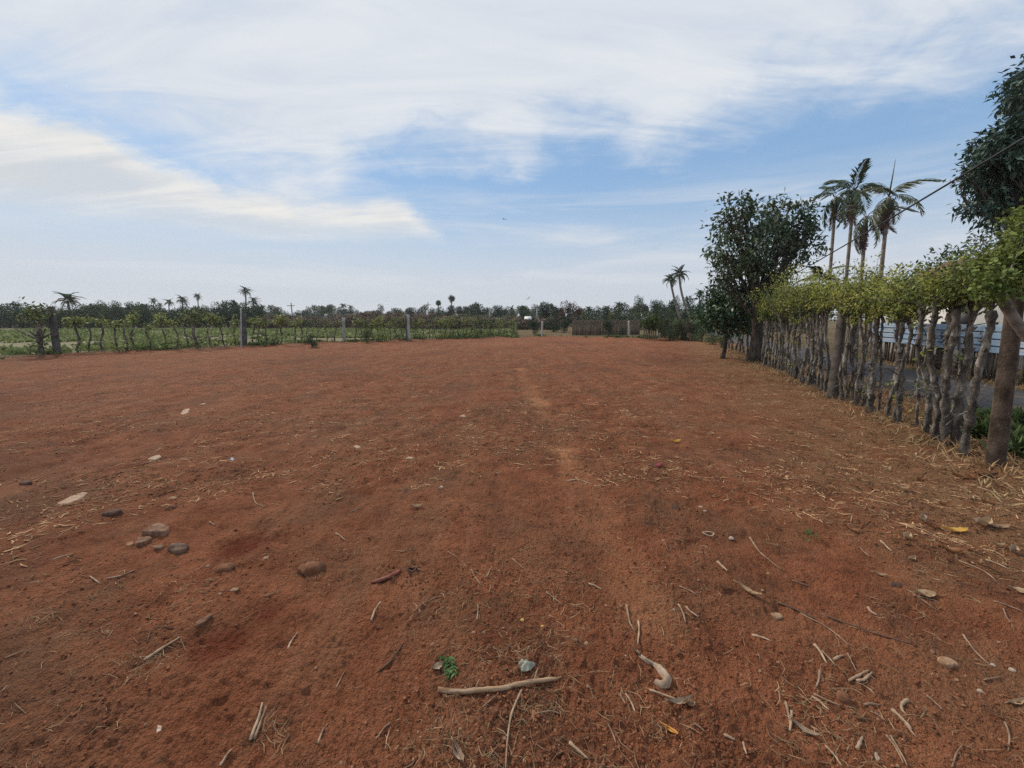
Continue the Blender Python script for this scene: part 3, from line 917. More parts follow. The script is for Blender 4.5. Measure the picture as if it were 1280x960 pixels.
def lobe_tree(name, base, lobes, trunk_top, r0, leaf_mat, label, cat, seed, per, n_per, rc, L, W, droop=0.35, limb_mat='dark_bark', group=None, inner=0.5, limbs=True):
    rng = np.random.default_rng(seed)
    base = np.asarray(base, float)
    root = empty(name, base, label, cat, group)
    lob = [(np.asarray(c) - base, r) for c, r in lobes]
    C, O = lobe_clusters(lob, per, rng, inner)
    lm = crown_leaves(MB(), C, O, n_per, rc, L, W, rng, droop)
    lm.obj('crown', leaf_mat, root, kind='stuff')
    tt = np.asarray(trunk_top, float) - base
    tm = MB()
    n = 9
    f = np.linspace(0, 1, n)
    path = np.outer(f, tt) + np.stack([np.sin(f * 4) * r0 * 0.5, np.cos(f * 3) * r0 * 0.4 - r0 * 0.4, 0 * f], -1)
    path[0, 2] -= 0.1
    tube(tm, path, r0 * (1.25 - 0.5 * f) * np.where(f == 0, 1.3, 1), 10, True, 0.06, rng)
    tm.obj('trunk', limb_mat, root, smooth=True)
    if limbs:
        for k, (c, r) in enumerate(lob):
            s = path[rng.integers(n - 4, n)]
            m = s + (c - s) * 0.5 + np.array((rng.normal() * 0.15, rng.normal() * 0.15, -0.10 * abs(c[2] - s[2]) + 0.15)) * r0 * 6
            bp = bez(s, m, c, 8)
            bm = MB()
            rl = r0 * (0.45 if r > 0.5 else 0.3)
            tube(bm, bp, np.linspace(rl, rl * 0.25, 8), 6, False)
            d2 = np.linalg.norm(C - c, axis=1)
            for q in np.argsort(d2)[:6 * 3:3]:
                i = rng.integers(3, 8)
                tube(bm, bez(bp[i], (bp[i] + C[q]) / 2 + rng.normal(size=3) * 0.08, C[q], 5), np.linspace(rl * 0.35, rl * 0.08, 5), 4, False)
            bm.obj('limb', limb_mat, root, smooth=True)
    return root


YB = 16.0
tb = on_fence(941, -0.10)
YB = tb[1]
lob = [px_lobe(*a) for a in (
    (912, 280, 20, YB, 0.3), (926, 262, 15, YB, -0.3), (945, 282, 22, YB, 0.5), (975, 266, 18, YB, -0.2), (990, 283, 22, YB, 0.3), (1003, 264, 12, YB), (962, 300, 22, YB, -0.5),
    (1003, 305, 18, YB, -0.2), (1016, 308, 12, YB, 0.2), (897, 306, 15, YB, -0.2), (915, 318, 20, YB, 0.6), (938, 326, 22, YB, -0.6), (970, 334, 20, YB, 0.4), (990, 330, 14, YB),
    (902, 338, 13, YB, 0.1), (955, 352, 20, YB), (925, 348, 18, YB, 0.4), (898, 352, 9, YB), (908, 258, 8, YB), (926, 250, 6, YB), (988, 251, 8, YB), (1010, 286, 12, YB), (925, 368, 14, YB, 0.3), (962, 366, 13, YB, -0.3), (942, 305, 18, YB, -0.8), (978, 300, 16, YB, 0.7))]
lobe_tree('broad_tree', tb, lob, P(944, 372, YB), 0.17, 'broad_leaf', 'tall dark broad-leaved tree rising over the living fence', 'tree', 11, 62, 22, 0.11, 0.17, 0.072)
Ys = YB + 1.2
sb = np.array((P(905, 425, Ys)[0], Ys, 0.0))
lob = [px_lobe(*a) for a in ((905, 388, 24, Ys), (930, 385, 26, Ys, 0.4), (950, 395, 20, Ys, 0.2), (888, 398, 14, Ys, -0.2), (915, 400, 16, Ys, -0.3), (938, 402, 15, Ys), (890, 380, 12, Ys, 0.3),
                             (900, 365, 14, Ys, 0.4), (880, 400, 9, Ys, 0.2), (925, 370, 14, Ys))]
lobe_tree('shrub', sb, lob, P(908, 408, Ys), 0.07, 'shrub_leaf', 'dense dark green shrub under the left side of the broad tree', 'shrub', 12, 55, 30, 0.18, 0.17, 0.08)
Yt = 10.2
bb = np.array((P(1338, 420, Yt)[0], Yt, 0.0))
lob = [px_lobe(*a) for a in ((1291, 110, 24, Yt), (1277, 120, 9, Yt), (1322, 98, 36, Yt, 0.4), (1268, 200, 34, Yt), (1252, 180, 22, Yt, 0.2), (1244, 205, 20, Yt, -0.2), (1226, 222, 18, Yt, 0.1), (1232, 252, 16, Yt, -0.1), (1210, 256, 8, Yt),
                             (1256, 262, 22, Yt, 0.2), (1250, 282, 8, Yt), (1285, 165, 26, Yt), (1310, 200, 60, Yt, 0.5), (1290, 250, 34, Yt, 0.3), (1340, 150, 50, Yt), (1350, 250, 50, Yt), (1207, 222, 6, Yt), (1228, 190, 8, Yt), (1370, 120, 40, Yt))]
lobe_tree('large_tree', bb, lob, P(1335, 300, Yt), 0.24, 'big_leaf', 'large dark blue-green tree towering over the lane on the right', 'tree', 13, 95, 30, 0.11, 0.15, 0.058, droop=0.8)
Yq = 20.0
qb = np.array((P(1185, 420, Yq)[0], Yq, 0.0))
lob = [px_lobe(*a) for a in ((1190, 328, 15, Yq), (1172, 345, 15, Yq), (1205, 338, 16, Yq), (1203, 318, 8, Yq), (1220, 345, 12, Yq), (1180, 365, 18, Yq), (1210, 365, 20, Yq), (1150, 352, 8, Yq), (1130, 358, 14, Yq, 0.5), (1105, 362, 13, Yq, 1.0), (1160, 365, 16, Yq))]
lobe_tree('garden_tree', qb, lob, P(1190, 360, Yq), 0.1, 'far_mid', 'grey-green garden tree behind the lane, left of the tiled roof', 'tree', 14, 26, 22, 0.25, 0.24, 0.10)
Yq = 15.5
qb = np.array((P(1245, 420, Yq)[0], Yq, 0.0))
lob = [px_lobe(*a) for a in ((1228, 312, 10, Yq), (1245, 305, 9, Yq), (1215, 325, 8, Yq), (1262, 308, 12, Yq), (1275, 312, 10, Yq), (1240, 330, 12, Yq), (1225, 294, 5, Yq))]
lobe_tree('thin_tree', qb, lob, P(1245, 340, Yq), 0.07, 'far_mid', 'thin sparse tree below the large dark tree crown', 'tree', 15, 60, 18, 0.12, 0.15, 0.06)

Yq = 24.0
qb = np.array((P(1062, 420, Yq)[0], Yq, 0.0))
lob = [px_lobe(*a) for a in ((1062, 352, 9, Yq), (1048, 358, 9, Yq), (1076, 358, 9, Yq), (1033, 362, 9, Yq), (1090, 362, 8, Yq), (1060, 368, 14, Yq))]
lobe_tree('garden_tree', qb, lob, P(1062, 366, Yq), 0.1, 'far_mid', 'soft green tree low between the areca palm trunks', 'tree', 16, 22, 20, 0.25, 0.22, 0.09)

# ------------------------------------------------------------------ palms


def frond_mb(L, arch, leaf_l, n, rng, width=0.05, hang=0.5, tipdroop=1.0, stemr=0.02):
    """a pinnate frond starting at the origin and reaching along +X, rising first and drooping at the tip"""
    mb = MB()
    t = np.linspace(0, 1, 9)
    x = L * t * (1 - 0.12 * t)
    z = L * (0.42 * t - (0.42 + arch) * t ** 2.2 * tipdroop)
    pth = np.stack([x, 0 * t, z], -1)
    tube(mb, pth, np.linspace(stemr, stemr * 0.25, 9), 4, False)
    k = np.linspace(0.14, 0.99, n)
    px_ = np.stack([np.interp(k, t, x), 0 * k, np.interp(k, t, z)], -1)
    for s in (-1, 1):
        ll = leaf_l * np.sin(np.clip(k * 0.86 + 0.16, 0, 1) * math.pi) ** 0.6 * (0.85 + 0.3 * rng.random(n))
        d = np.stack([0.65 + 0 * k, s * (0.75 + 0.2 * rng.random(n)), -hang * (0.5 + rng.random(n))], -1)
        d = unit(d)
        side_ = unit(np.cross(d, np.array((0, 0, 1.0))))
        w = width * (0.7 + 0.6 * rng.random((n, 1)))
        mid = px_ + d * ll[:, None] * 0.5
        tip = px_ + d * ll[:, None] + np.array((0, 0, -1.0)) * (ll * hang * 0.35)[:, None]
        V = np.stack([px_, mid + side_ * w * 0.5, tip, mid - side_ * w * 0.5], 1).reshape(-1, 3)
        i = np.arange(n) * 4
        mb.add(V, np.stack([i, i + 1, i + 2, i + 3], -1))
    return mb


def place(name, me, parent, loc, rz, pitch=0.0, s=1.0, roll=0.0):
    o = link(name, me, parent, loc)
    o.rotation_euler = (roll, -pitch, rz)
    o.scale = (s, s, s)
    return o


_rg = np.random.default_rng(3)
COCO = [frond_mb(2.6, 0.55, 0.70, 34, _rg, 0.125).mesh('coconut_frond', 'frond'), frond_mb(2.5, 0.75, 0.68, 34, _rg, 0.125).mesh('coconut_frond', 'frond')]
ARECA = [frond_mb(1.75, 0.40, 0.52, 26, _rg, 0.06, 0.6).mesh('areca_frond', 'areca_frond'), frond_mb(1.6, 0.85, 0.52, 26, _rg, 0.06, 1.0).mesh('areca_frond', 'areca_frond')]
ARECA_G = [frond_mb(1.75, 0.45, 0.55, 28, _rg, 0.075, 0.6).mesh('areca_frond', 'areca_green'), frond_mb(1.6, 0.9, 0.55, 28, _rg, 0.075, 1.0).mesh('areca_frond', 'areca_green')]
DEADF = [frond_mb(1.8, 0.20, 0.36, 26, _rg, 0.05, 1.0).mesh('dead_frond', 'dead_frond')]


def palm(name, px, crown_px, crown_py, Y, label, group, fronds, nf, s, r0, bark, seed, bend=0.0, base_py=None, dead=0, pit=(-0.5, 1.2)):
    rng = np.random.default_rng(seed)
    x0 = P(px, 398, Y)[0]
    base = np.array((x0, Y, 0.0))
    top = P(crown_px, crown_py, Y)
    root = empty(name, base, label, 'palm tree', group)
    d = top - base
    tm = MB()
    p = bez(np.zeros(3), np.array((d[0] * 0.5 + bend, 0, d[2] * 0.5)), d, 10)
    tube(tm, p, r0 * np.array([1.5, 1.15, 1.05, 1, .98, .96, .93, .9, .88, .95]), 7, True)
    tm.obj('trunk', bark, root, smooth=True)
    for k in range(nf):
        f = (k + 0.5) / nf
        pitch = pit[0] + (pit[1] - pit[0]) * f + rng.normal() * 0.12
        place('frond', fronds[k % len(fronds)], root, d, k * 2.399 + rng.normal() * 0.25, pitch, s * (0.85 + 0.3 * rng.random()), rng.normal() * 0.15)
    for k in range(dead):
        place('dead_frond', DEADF[0], root, d - np.array((0, 0, 0.12 + 0.12 * (k % 3))), k * 2.1 + rng.normal() * 0.3, -1.52 + rng.normal() * 0.12, s * (0.75 + 0.3 * rng.random()), rng.normal() * 0.5)
    return root, d


for i, (px, cxp, cyp, Yv, lab, fr, nf, dd, sc_) in enumerate((
        (1035, 1045, 247, 20.0, 'areca palm at the left end of the four behind the lane', ARECA_G, 7, 5, 0.74),
        (1055, 1068, 238, 19.0, 'tallest dark green areca palm, second from the left of the four', ARECA_G, 8, 6, 0.78),
        (1075, 1083, 272, 18.0, 'shortest areca palm with a skirt of dead fronds, third from the left', ARECA, 7, 8, 0.74),
        (1098, 1111, 246, 16.5, 'areca palm with a tall bare spear leaf, rightmost of the four', ARECA, 7, 8, 0.78))):
    root, d = palm('areca_palm', px, cxp, cyp, Yv, lab, 'areca palms behind the lane', fr, nf, sc_, 0.075, 'areca_bark', 40 + i, dead=dd, pit=(-1.0, 1.2))
    cs = MB()
    tube(cs, [d - (0, 0, 0.9), d - (0, 0, 0.5), d], [0.085, 0.105, 0.06], 8, True)
    cs.obj('crownshaft', 'areca_frond', root, smooth=True)
    if i in (1, 3):
        sp = MB()
        h = 1.35 if i == 3 else 1.0
        tube(sp, [d, d + (0.03 if i == 3 else 0.3, 0, h * 0.5), d + (0.05 if i == 3 else 0.5, 0, h)], [0.03, 0.022, 0.006], 5, True)
        sp.obj('spear_leaf', 'areca_frond', root)

for (px, cxp, cyp, Yv, lab, s, bend) in (
        (857, 838, 350, 52, 'curved coconut palm, left and lower of the leaning pair', 0.62, -0.4), (873, 849, 343, 50, 'curved coconut palm, right and taller of the leaning pair', 0.72, -1.0),
        (875, 874.5, 367, 75, 'small straight coconut palm between the leaning pair and the broad tree', 0.62, 0.0),
        (86, 85, 376, 62, 'big low coconut palm behind the hedgerow at the far left', 1.0, 0.0),
        (192, 192, 376, 120, 'small coconut palm at the left end of the row over the hedgerow', 0.75, 0.0),
        (201, 200, 381, 125, 'smallest coconut palm in the row over the hedgerow', 0.6, 0.0),
        (211, 211, 378, 105, 'coconut palm over the hedgerow, third from the left of its row', 0.8, 0.0),
        (228, 228, 375, 100, 'round-headed coconut palm standing over the hedgerow', 0.95, 0.0),
        (247, 247, 371, 110, 'narrow windswept coconut palm at the right end of the hedgerow row', 0.75, 0.2),
        (307, 307, 364, 80, 'tall coconut palm above the dark post in the left fence', 0.75, 0.0),
        (317, 317, 377, 78, 'dark coconut palm just right of the tall one over the left fence', 0.72, 0.0),
        (328, 328, 384, 80, 'leaning stubby coconut palm right of the dark one', 0.5, 0.0),
        (429, 429, 382, 140, 'small far palm above the slim grey fence post', 0.8, 0.0),
        (402, 402, 385, 150, 'small far palm between the utility pole and the slim grey post', 0.8, 0.0), (438, 438, 384, 138, 'small far palm just right of the one above the slim grey post', 0.75, 0.0),
        (690, 690, 384, 95, 'low far palm left of the bare purple tree', 0.7, 0.0), (640, 640, 387, 110, 'low far palm between the grey roof and the white roof', 0.75, 0.0),
        (737, 736, 387, 95, 'low palm in the far treeline right of the bare purple tree', 0.75, 0.0),
        (760, 759, 386, 90, 'low palm in the far treeline, left of the feathery tall tree', 0.7, 0.0),
        (774, 773, 382, 92, 'taller low palm in the far treeline beside the feathery tall tree', 0.75, 0.0)):
    palm('coconut_palm', px, cxp, cyp, Yv, lab, 'coconut palms in the distance', COCO, 18, s * 0.66, 0.14, 'palm_bark', int(px * 7 + cyp), bend=bend, pit=(-0.35, 1.5) if px == 86 else (-0.6, 1.42))

for (px, cyp, Yv, lab, s) in ((548, 379, 150, 'shorter far palmyra palm with a bare stem and round head', 0.85), (564.5, 374, 140, 'taller far palmyra palm with a bare stem and tufted head', 1.0)):
    rng = np.random.default_rng(int(px))
    base = np.array((P(px, 398, Yv)[0], Yv, 0.0)); d = P(px, cyp, Yv) - base
    root = empty('palmyra_palm', base, lab, 'palm tree', 'palmyra palms in the distance')
    tube(tm := MB(), [np.zeros(3), d * 0.5, d], [0.28, 0.22, 0.2], 7, True)
    tm.obj('trunk', 'palm_bark', root, smooth=True)
    fm = MB()
    for k in range(26):
        q = sphere_pts(1, rng)[0]; q[2] = q[2] * 0.8 + 0.1
        c = d + q * 1.15 * s
        n = 12
        leaves(fm, np.repeat(d[None] + q * 0.4 * s, n, 0), unit(q + rng.standard_normal((n, 3)) * 0.55), (0.7 + 0.7 * rng.random(n)) * s, 0.22, rng)
    fm.obj('crown', 'far_dark', root, kind='stuff')

# small palm and banana behind the fence
root, d = palm('young_palm', 1021, 1024, 352, 19.0, 'young palm peeping over the fence between broad tree and arecas', None, COCO, 7, 0.42, 0.05, 'palm_bark', 91, pit=(0.2, 1.3))
bnb = np.array((P(1148, 398, 17.0)[0], 17.0, 0.0))
root = empty('banana_plant', bnb, 'banana plant with a dark drooping leaf right of the areca palms', 'banana plant')
tube(tm := MB(), [np.zeros(3), np.array((0, 0, 1.4)), np.array((0.03, 0, 2.6))], [0.13, 0.11, 0.07], 8, True)
tm.obj('trunk', 'areca_bark', root, smooth=True)
for k, (a, l, up) in enumerate(((3.3, 1.2, 0.55), (0.2, 1.1, 0.5), (2.0, 1.0, 0.7), (4.4, 1.1, 0.6), (5.5, 0.9, 0.9))):
    t = np.linspace(0, 1, 8)
    w = 0.22 * np.sin(np.clip(t * 0.93 + 0.07, 0, 1) * math.pi) ** 0.6
    x, z = l * t, 2.6 + up * t - 1.15 * t ** 2.4
    V = np.concatenate([np.stack([x, s * w, z - 0.35 * w * abs(s)], -1) for s in (-1, 0, 1)])
    ca, sa = math.cos(a), math.sin(a)
    V = np.stack([V[:, 0] * ca - V[:, 1] * sa, V[:, 0] * sa + V[:, 1] * ca, V[:, 2]], -1)
    i = np.arange(7)
    F = np.concatenate([np.stack([o + i, o + i + 1, o + 8 + i + 1, o + 8 + i], -1) for o in (0, 8)])
    MB().add(V, F).obj('leaf', 'big_leaf', root, smooth=True)

# ------------------------------------------------------------------ blue sheet fence across the lane
ys = (8.6, 15.6)
fr = empty('sheet_fence', along(8.2, 4.35), 'blue corrugated sheet fence over dark pickets across the lane', 'fence')
org = along(8.2, 4.35)
dirf = unit(np.array((FS, 1.0, 0)))
nrm = np.array((-dirf[1], dirf[0], 0))        # towards the lane


def sheet_strip(l, h):
    """one long lapped strip, lower edge kicked out"""
    prof = [(0.0, 0.030), (0.018, 0.040), (0.035, 0.030), (h * 0.55, 0.012), (h, 0.004)]
    V = []
    for s in (0, l):
        for (z, o) in prof:
            V.append(dirf * s + nrm * o + np.array((0, 0, z)))
        for (z, o) in prof[::-1]:
            V.append(dirf * s + nrm * (o - 0.004) + np.array((0, 0, z)))
    m = len(prof) * 2
    F = [[i, (i + 1) % m, m + (i + 1) % m, m + i] for i in range(m)]
    return MB().add(V, [np.array(F), np.array([list(range(m))[::-1], list(range(m, 2 * m))])])


strip = sheet_strip(1.83, 0.165).mesh('sheet_strip', 'blue_sheet')
pk = MB(); tube(pk, [(0, 0, -0.1), (0.01, 0.01, 0.5), (0.0, 0.02, 0.95), (0.01, 0, 1.3)], [0.03, 0.028, 0.026, 0.02], 6, True)
pkm = pk.mesh('picket', 'picket', smooth=True)
rs2 = random.Random(9)
for b in range(4):
    for k in range(4):
        o = link('sheet_strip', strip, fr, dirf * (b * 1.845) + nrm * (0.06 + 0.004 * (b % 2)) + np.array((0, 0, 0.68 + k * 0.168 + 0.012 * b * 0 + rs2.uniform(-0.004, 0.004))))
l = 0.0
while l < 7.4:
    o = link('picket', pkm, fr, dirf * l - nrm * rs2.uniform(-0.02, 0.05) + np.array((0, 0, -0.0)))
    o.rotation_euler = (rs2.uniform(-.05, .05), rs2.uniform(-.05, .05), rs2.uniform(0, 6))
    o.scale = (1, 1, rs2.uniform(0.75, 1.0))
    l += 0.10 + rs2.random() * 0.06
for k in range(5):
    rb = MB(); box(rb, dirf * (k * 1.84) - nrm * 0.09 + np.array((0, 0, 0.66)), (0.09, 0.09, 1.5))
    rb.obj('post', 'dark_bark', fr)

# house with a tiled roof behind
hc = along(14.6, 8.6)
ang = math.atan2(1.0, FS) - math.pi / 2
hs = empty('house', hc, 'low white house with a tiled roof behind the large tree', 'house', rz=ang)
w = MB(); box(w, (0, 0, 1.25), (4.6, 7.0, 2.5)); w.obj('wall', 'white_wall', hs)
for s in (-1, 1):
    V = np.array([(s * 2.75, -3.9, 2.35), (s * 2.75, 3.9, 2.35), (0.0, 3.9, 3.85), (0.0, -3.9, 3.85)])
    V2 = V + np.array((0, 0, 0.09))
    q = np.array([[0, 1, 2, 3], [7, 6, 5, 4], [0, 4, 5, 1], [1, 5, 6, 2], [2, 6, 7, 3], [3, 7, 4, 0]])
    MB().add(np.concatenate([V, V2 + np.array((s * 0.003, 0, 0))]), q).obj('roof', 'tile_roof', hs)
for s in (-1, 1):
    MB().add([(-2.3, s * 3.499, 2.5), (2.3, s * 3.499, 2.5), (0, s * 3.499, 3.8), (-2.3, s * 3.45, 2.5), (2.3, s * 3.45, 2.5), (0, s * 3.45, 3.8)],
             [np.array([[0, 1, 2], [5, 4, 3]]), np.array([[0, 1, 4, 3], [1, 2, 5, 4], [2, 0, 3, 5]])]).obj('gable', 'white_wall', hs)
for y in (-1.8, 1.6):
    f = MB(); box(f, (-2.32, y, 1.4), (0.06, 1.1, 1.1)); fo = f.obj('window', 'picket', hs)
    f = MB(); box(f, (-2.35, y, 1.4), (0.02, 0.96, 0.96)); f.obj('pane', 'dark_opening', fo)

# cables and their poles
for (pxp, Yp, top, lab) in ((941, 33.0, 6.4, 'utility pole hidden behind the broad tree'), (1424, 6.3, 5.6, 'utility pole beside the lane outside the right edge')):
    b = np.array((P(pxp, 398, Yp)[0], Yp, 0.0))
    root = empty('utility_pole', b, lab, 'utility pole')
    tube(tm := MB(), [(0, 0, -0.3), (0, 0, 3), (0, 0, top)], [0.13, 0.11, 0.09], 8, True)
    tm.obj('pole', 'grey_concrete', root, smooth=True)
    cx_ = MB(); box(cx_, (0, -0.11, top - 0.35), (1.1, 0.09, 0.09)); cx_.obj('crossarm', 'picket', root)


def cable(pts, r, label):
    mb = MB(); tube(mb, pts, r, 5, True)
    return tag(mb.obj('power_cable', 'cable', smooth=True), label, 'cable')


a_, b_ = P(941, 371, 32.9), P(1424, 86, 6.3)
t = np.linspace(0, 1, 30)[:, None]
cable(a_ * (1 - t) + b_ * t - np.array((0, 0, 1.0)) * (4 * t * (1 - t) * 0.12), 0.024, 'thick dark power cable sloping up to the large tree')
a_, b_ = P(941, 339, 33.1), P(1240, 343, 25.0)
cable(a_ * (1 - t) + b_ * t - np.array((0, 0, 1.0)) * (4 * t * (1 - t) * 0.05), 0.017, 'thin level power cable behind the areca palm trunks')

# ------------------------------------------------------------------ posts and leafy stakes of the left and back boundary
def bpost(px, py, tx, ty, w, mat, label, rz=0.4):
    b = g_at(px, py)
    concrete_post(b, P(tx, ty, b[1]), w, w * 0.85, mat, label, rz, 'boundary posts of the cleared plot', notch=False)


bpost(72, 443, 64, 383, 0.20, 'dark_concrete', 'dark stout leaning post at the far left beside a leafy stake')
bpost(306, 432, 304.5, 392, 0.22, 'dark_concrete', 'dark square post in the left boundary below the tall coconut palm')
bpost(301.5, 433, 301, 385, 0.075, 'grey_concrete', 'thin tall pale post just left of the dark square post')
bpost(430, 427, 429.5, 397, 0.19, 'grey_concrete', 'slim grey post below the small far palm in the left boundary')
bpost(511.5, 426, 510, 393, 0.17, 'grey_concrete', 'pale slim post beside green saplings in the left boundary')
bpost(508.6, 426, 507, 394, 0.12, 'dark_concrete', 'dark thin post close behind the pale slim post')
bpost(645, 416, 645, 403, 0.17, 'grey_concrete', 'short grey post left of the pale corner post')
bpost(677.5, 420.5, 678, 401.5, 0.13, 'grey_concrete', 'pale corner post at the far end of the plot')
bpost(786, 421, 786, 401, 0.13, 'grey_concrete', 'pale post left of the round bush in the back boundary')
bpost(822.5, 424, 822.5, 403, 0.12, 'grey_concrete', 'pale post just right of the round bush in the back boundary')


def stake(px, py, tx, ty, r, cw, ch, label, seed, leaf='stake_leaf', n=16, low=0, arms=3):
    """a living stake: knobbly stem with a small tuft of leaves"""
    rng = np.random.default_rng(seed)
    r, cw, ch, n = r * 0.66, cw * 0.66, ch * 0.68, int(n * 0.62)
    ty += 2.5
    b = g_at(px, py)
    Y = b[1]
    top = P(tx, ty, Y) - b
    root = empty('live_stake', b, label, 'tree', 'living stakes along the left boundary')
    mb, path = stem_mb(np.zeros(3), top, r, rng, 0.8, 1.4, 5, 0.07, 6)
    for k in range(arms):
        i = rng.integers(6, 12)
        d = np.array((rng.normal() * 0.8, rng.normal() * 0.5, 0.5 + 0.4 * rng.random())) * cw / FPX * Y * 0.6
        tube(mb, bez(path[i], path[i] + d * 0.5, path[i] + d, 4), np.linspace(r * 0.6, r * 0.2, 4), 4, False)
    mb.obj('trunk', 'bark', root, smooth=True)
    s = 1 / FPX * Y
    C = top + rng.standard_normal((n, 3)) * np.array((cw * 0.32 * s, cw * 0.25 * s, ch * 0.30 * s)) + np.array((0, 0, ch * 0.10 * s))
    for k in range(low):
        i = rng.integers(2, 9)
        C = np.concatenate([C, (path[i] + rng.standard_normal(3) * 0.10)[None]])
    lm = crown_leaves(MB(), C, sphere_pts(len(C), rng), 12, 0.10, 0.15, 0.075, rng, 0.4)
    lm.obj('crown', leaf, root, kind='stuff')
    return root


for i, a in enumerate((
        (52, 444, 46, 392, 0.13, 44, 34, 'wide leafy stake with forked arms left of the dark leaning post', 'far_pale', 46, 6, 6),
        (97, 441, 93, 398, 0.065, 20, 10, 'thin stake with a flat leafy top right of the dark leaning post', 'stake_leaf', 16, 5, 2),
        (147, 439, 143, 404, 0.055, 12, 10, 'short stake with a small drooping tuft, third stake from the left edge', 'stake_leaf', 12, 2, 2),
        (168, 437, 166, 397, 0.065, 20, 12, 'stake with a spread yellow-green top in front of the domed trees', 'stake_leaf', 18, 1, 3),
        (206, 437, 204, 396, 0.04, 18, 12, 'slender stake under the two smallest far coconut palms', 'stake_leaf', 16, 2, 2),
        (222, 437, 217, 402, 0.05, 12, 10, 'bent slender stake with sparse leaves below the far coconut row', 'stake_leaf', 8, 2, 3),
        (247, 436, 241, 394, 0.09, 32, 18, 'leaning thick stake with a broad green head', 'far_pale', 40, 3, 4),
        (262, 434, 262, 396, 0.045, 16, 12, 'upright thin stake between two leaning stakes', 'stake_leaf', 18, 2, 2),
        (281, 433, 272, 398, 0.05, 20, 14, 'thin stake leaning strongly to the left of the posts', 'far_pale', 22, 3, 2),
        (294, 432, 294, 404, 0.035, 12, 20, 'low leafy sapling just left of the thin pale post', 'stake_leaf', 14, 6, 2),
        (325, 431, 321, 400, 0.045, 18, 12, 'stake with a dark stem and leafy crown right of the dark square post', 'stake_leaf', 18, 2, 3),
        (343, 432, 346, 400, 0.03, 10, 9, 'very thin pale stake among the crop right of the dark square post', 'stake_leaf', 8, 0, 1),
        (351, 431, 353, 398, 0.05, 22, 12, 'stake with a wide bright green top left of the far utility pole', 'stake_leaf', 26, 0, 3),
        (385, 428, 385, 401, 0.03, 8, 10, 'thin stake with a small dark head left of the slim grey post', 'far_mid', 10, 0, 1),
        (396, 427, 397, 404, 0.03, 8, 6, 'bare thin stake with hardly any leaves left of the slim grey post', 'far_mid', 4, 0, 2),
        (458, 427, 459, 406, 0.03, 14, 14, 'bushy sapling right of the slim grey post', 'far_pale', 18, 8, 2),
        (472, 427, 472, 402, 0.035, 9, 14, 'yellowish sapling, left one of a close pair', 'stake_leaf', 14, 6, 1),
        (479, 427, 479, 401, 0.035, 9, 14, 'yellowish sapling, right one of a close pair', 'stake_leaf', 14, 6, 1),
        (496, 426, 495, 402, 0.04, 16, 16, 'leafy green sapling left of the pale slim post', 'far_pale', 24, 8, 2),
        (503, 426, 503, 403, 0.04, 10, 18, 'narrow green sapling touching the pale slim post', 'far_pale', 16, 8, 1),
        (520, 425, 520, 405, 0.035, 12, 16, 'green sapling right of the pale slim post', 'far_pale', 18, 6, 1))):
    stake(*a[:7], a[7], 500 + i, a[8], a[9], a[10], a[11])
rs3 = random.Random(4)
for i, px in enumerate((112, 129, 158, 186, 234, 316, 334, 368, 377, 409, 418, 443, 451, 465, 488, 529, 537, 545)):
    py = np.interp(px, [100, 206, 306, 430, 510, 550], [441, 437, 432, 427, 426, 424])
    stake(px, py, px + rs3.uniform(-4, 3), 401 + rs3.uniform(-4, 5), 0.04 + 0.02 * rs3.random(), 9, 7, 'thin nearly bare stake, %s from the left among the bare stakes' % ORD[i], 620 + i,
          rs3.choice(('stake_leaf', 'far_pale')), 5 + rs3.randint(0, 5), 1, 2)
rs3 = random.Random(4)
for i in range(20):
    px = 553 + i * 4.9 + rs3.uniform(-1.5, 1.5)
    py = np.interp(px, [550, 600, 650], [423.5, 421.5, 419])
    stake(px, py, px + rs3.uniform(-2, 2), 403 + rs3.uniform(-5, 5), 0.045, 9 + rs3.uniform(-2, 4), 13, 'leafy sapling, %s from the left in the thicket at the back boundary' % ORD[i], 540 + i,
          rs3.choice(('stake_leaf', 'far_pale', 'far_mid')), 13, 7, 1)

# ------------------------------------------------------------------ trees and bushes beyond
_rt = np.random.default_rng(8)


def crown_proto(n_lobes, n, seed, leaf=0.055, low=False, gap=0.0, twiggy=False):
    """crown in a unit box: x, y within -0.5..0.5, z within 0..1"""
    rng = np.random.default_rng(seed)
    C, O = [], []
    lob = []
    for k in range(n_lobes):
        a = rng.random() * 6.28
        rr = 0.34 * rng.random() ** 0.6
        z = (0.12 if low else 0.38) + (0.74 if low else 0.46) * rng.random()
        rr *= math.sin(min(1, z * 0.85 + 0.12) * math.pi) ** 0.5
        lob.append((np.array((math.cos(a) * rr, math.sin(a) * rr, z)), 0.11 + 0.10 * rng.random()))
    per = n / sum(r * r for _, r in lob)
    Cc, Oo = lobe_clusters(lob, per, rng, 0.35)
    mb = MB()
    D = unit(Oo + rng.standard_normal(Cc.shape) * 0.7)
    leaves(mb, Cc, D, leaf * (0.7 + 0.7 * rng.random(len(Cc))), leaf * 0.75, rng, 0.3)
    return mb


def trunk_proto(forked, seed):
    rng = np.random.default_rng(seed)
    mb = MB()
    tube(mb, [(0, 0, -0.02), (0.01, 0, 0.2), (0.0, 0.01, 0.5)], [0.035, 0.026, 0.02], 6, False)
    for k in range(forked):
        a = rng.random() * 6.28; r = 0.15 + 0.2 * rng.random()
        e = np.array((math.cos(a) * r, math.sin(a) * r, 0.6 + 0.3 * rng.random()))
        tube(mb, bez((0, 0, 0.25 + 0.1 * rng.random()), e * 0.5 + (0, 0, 0.1), e, 5), np.linspace(0.018, 0.005, 5), 4, False)
    return mb


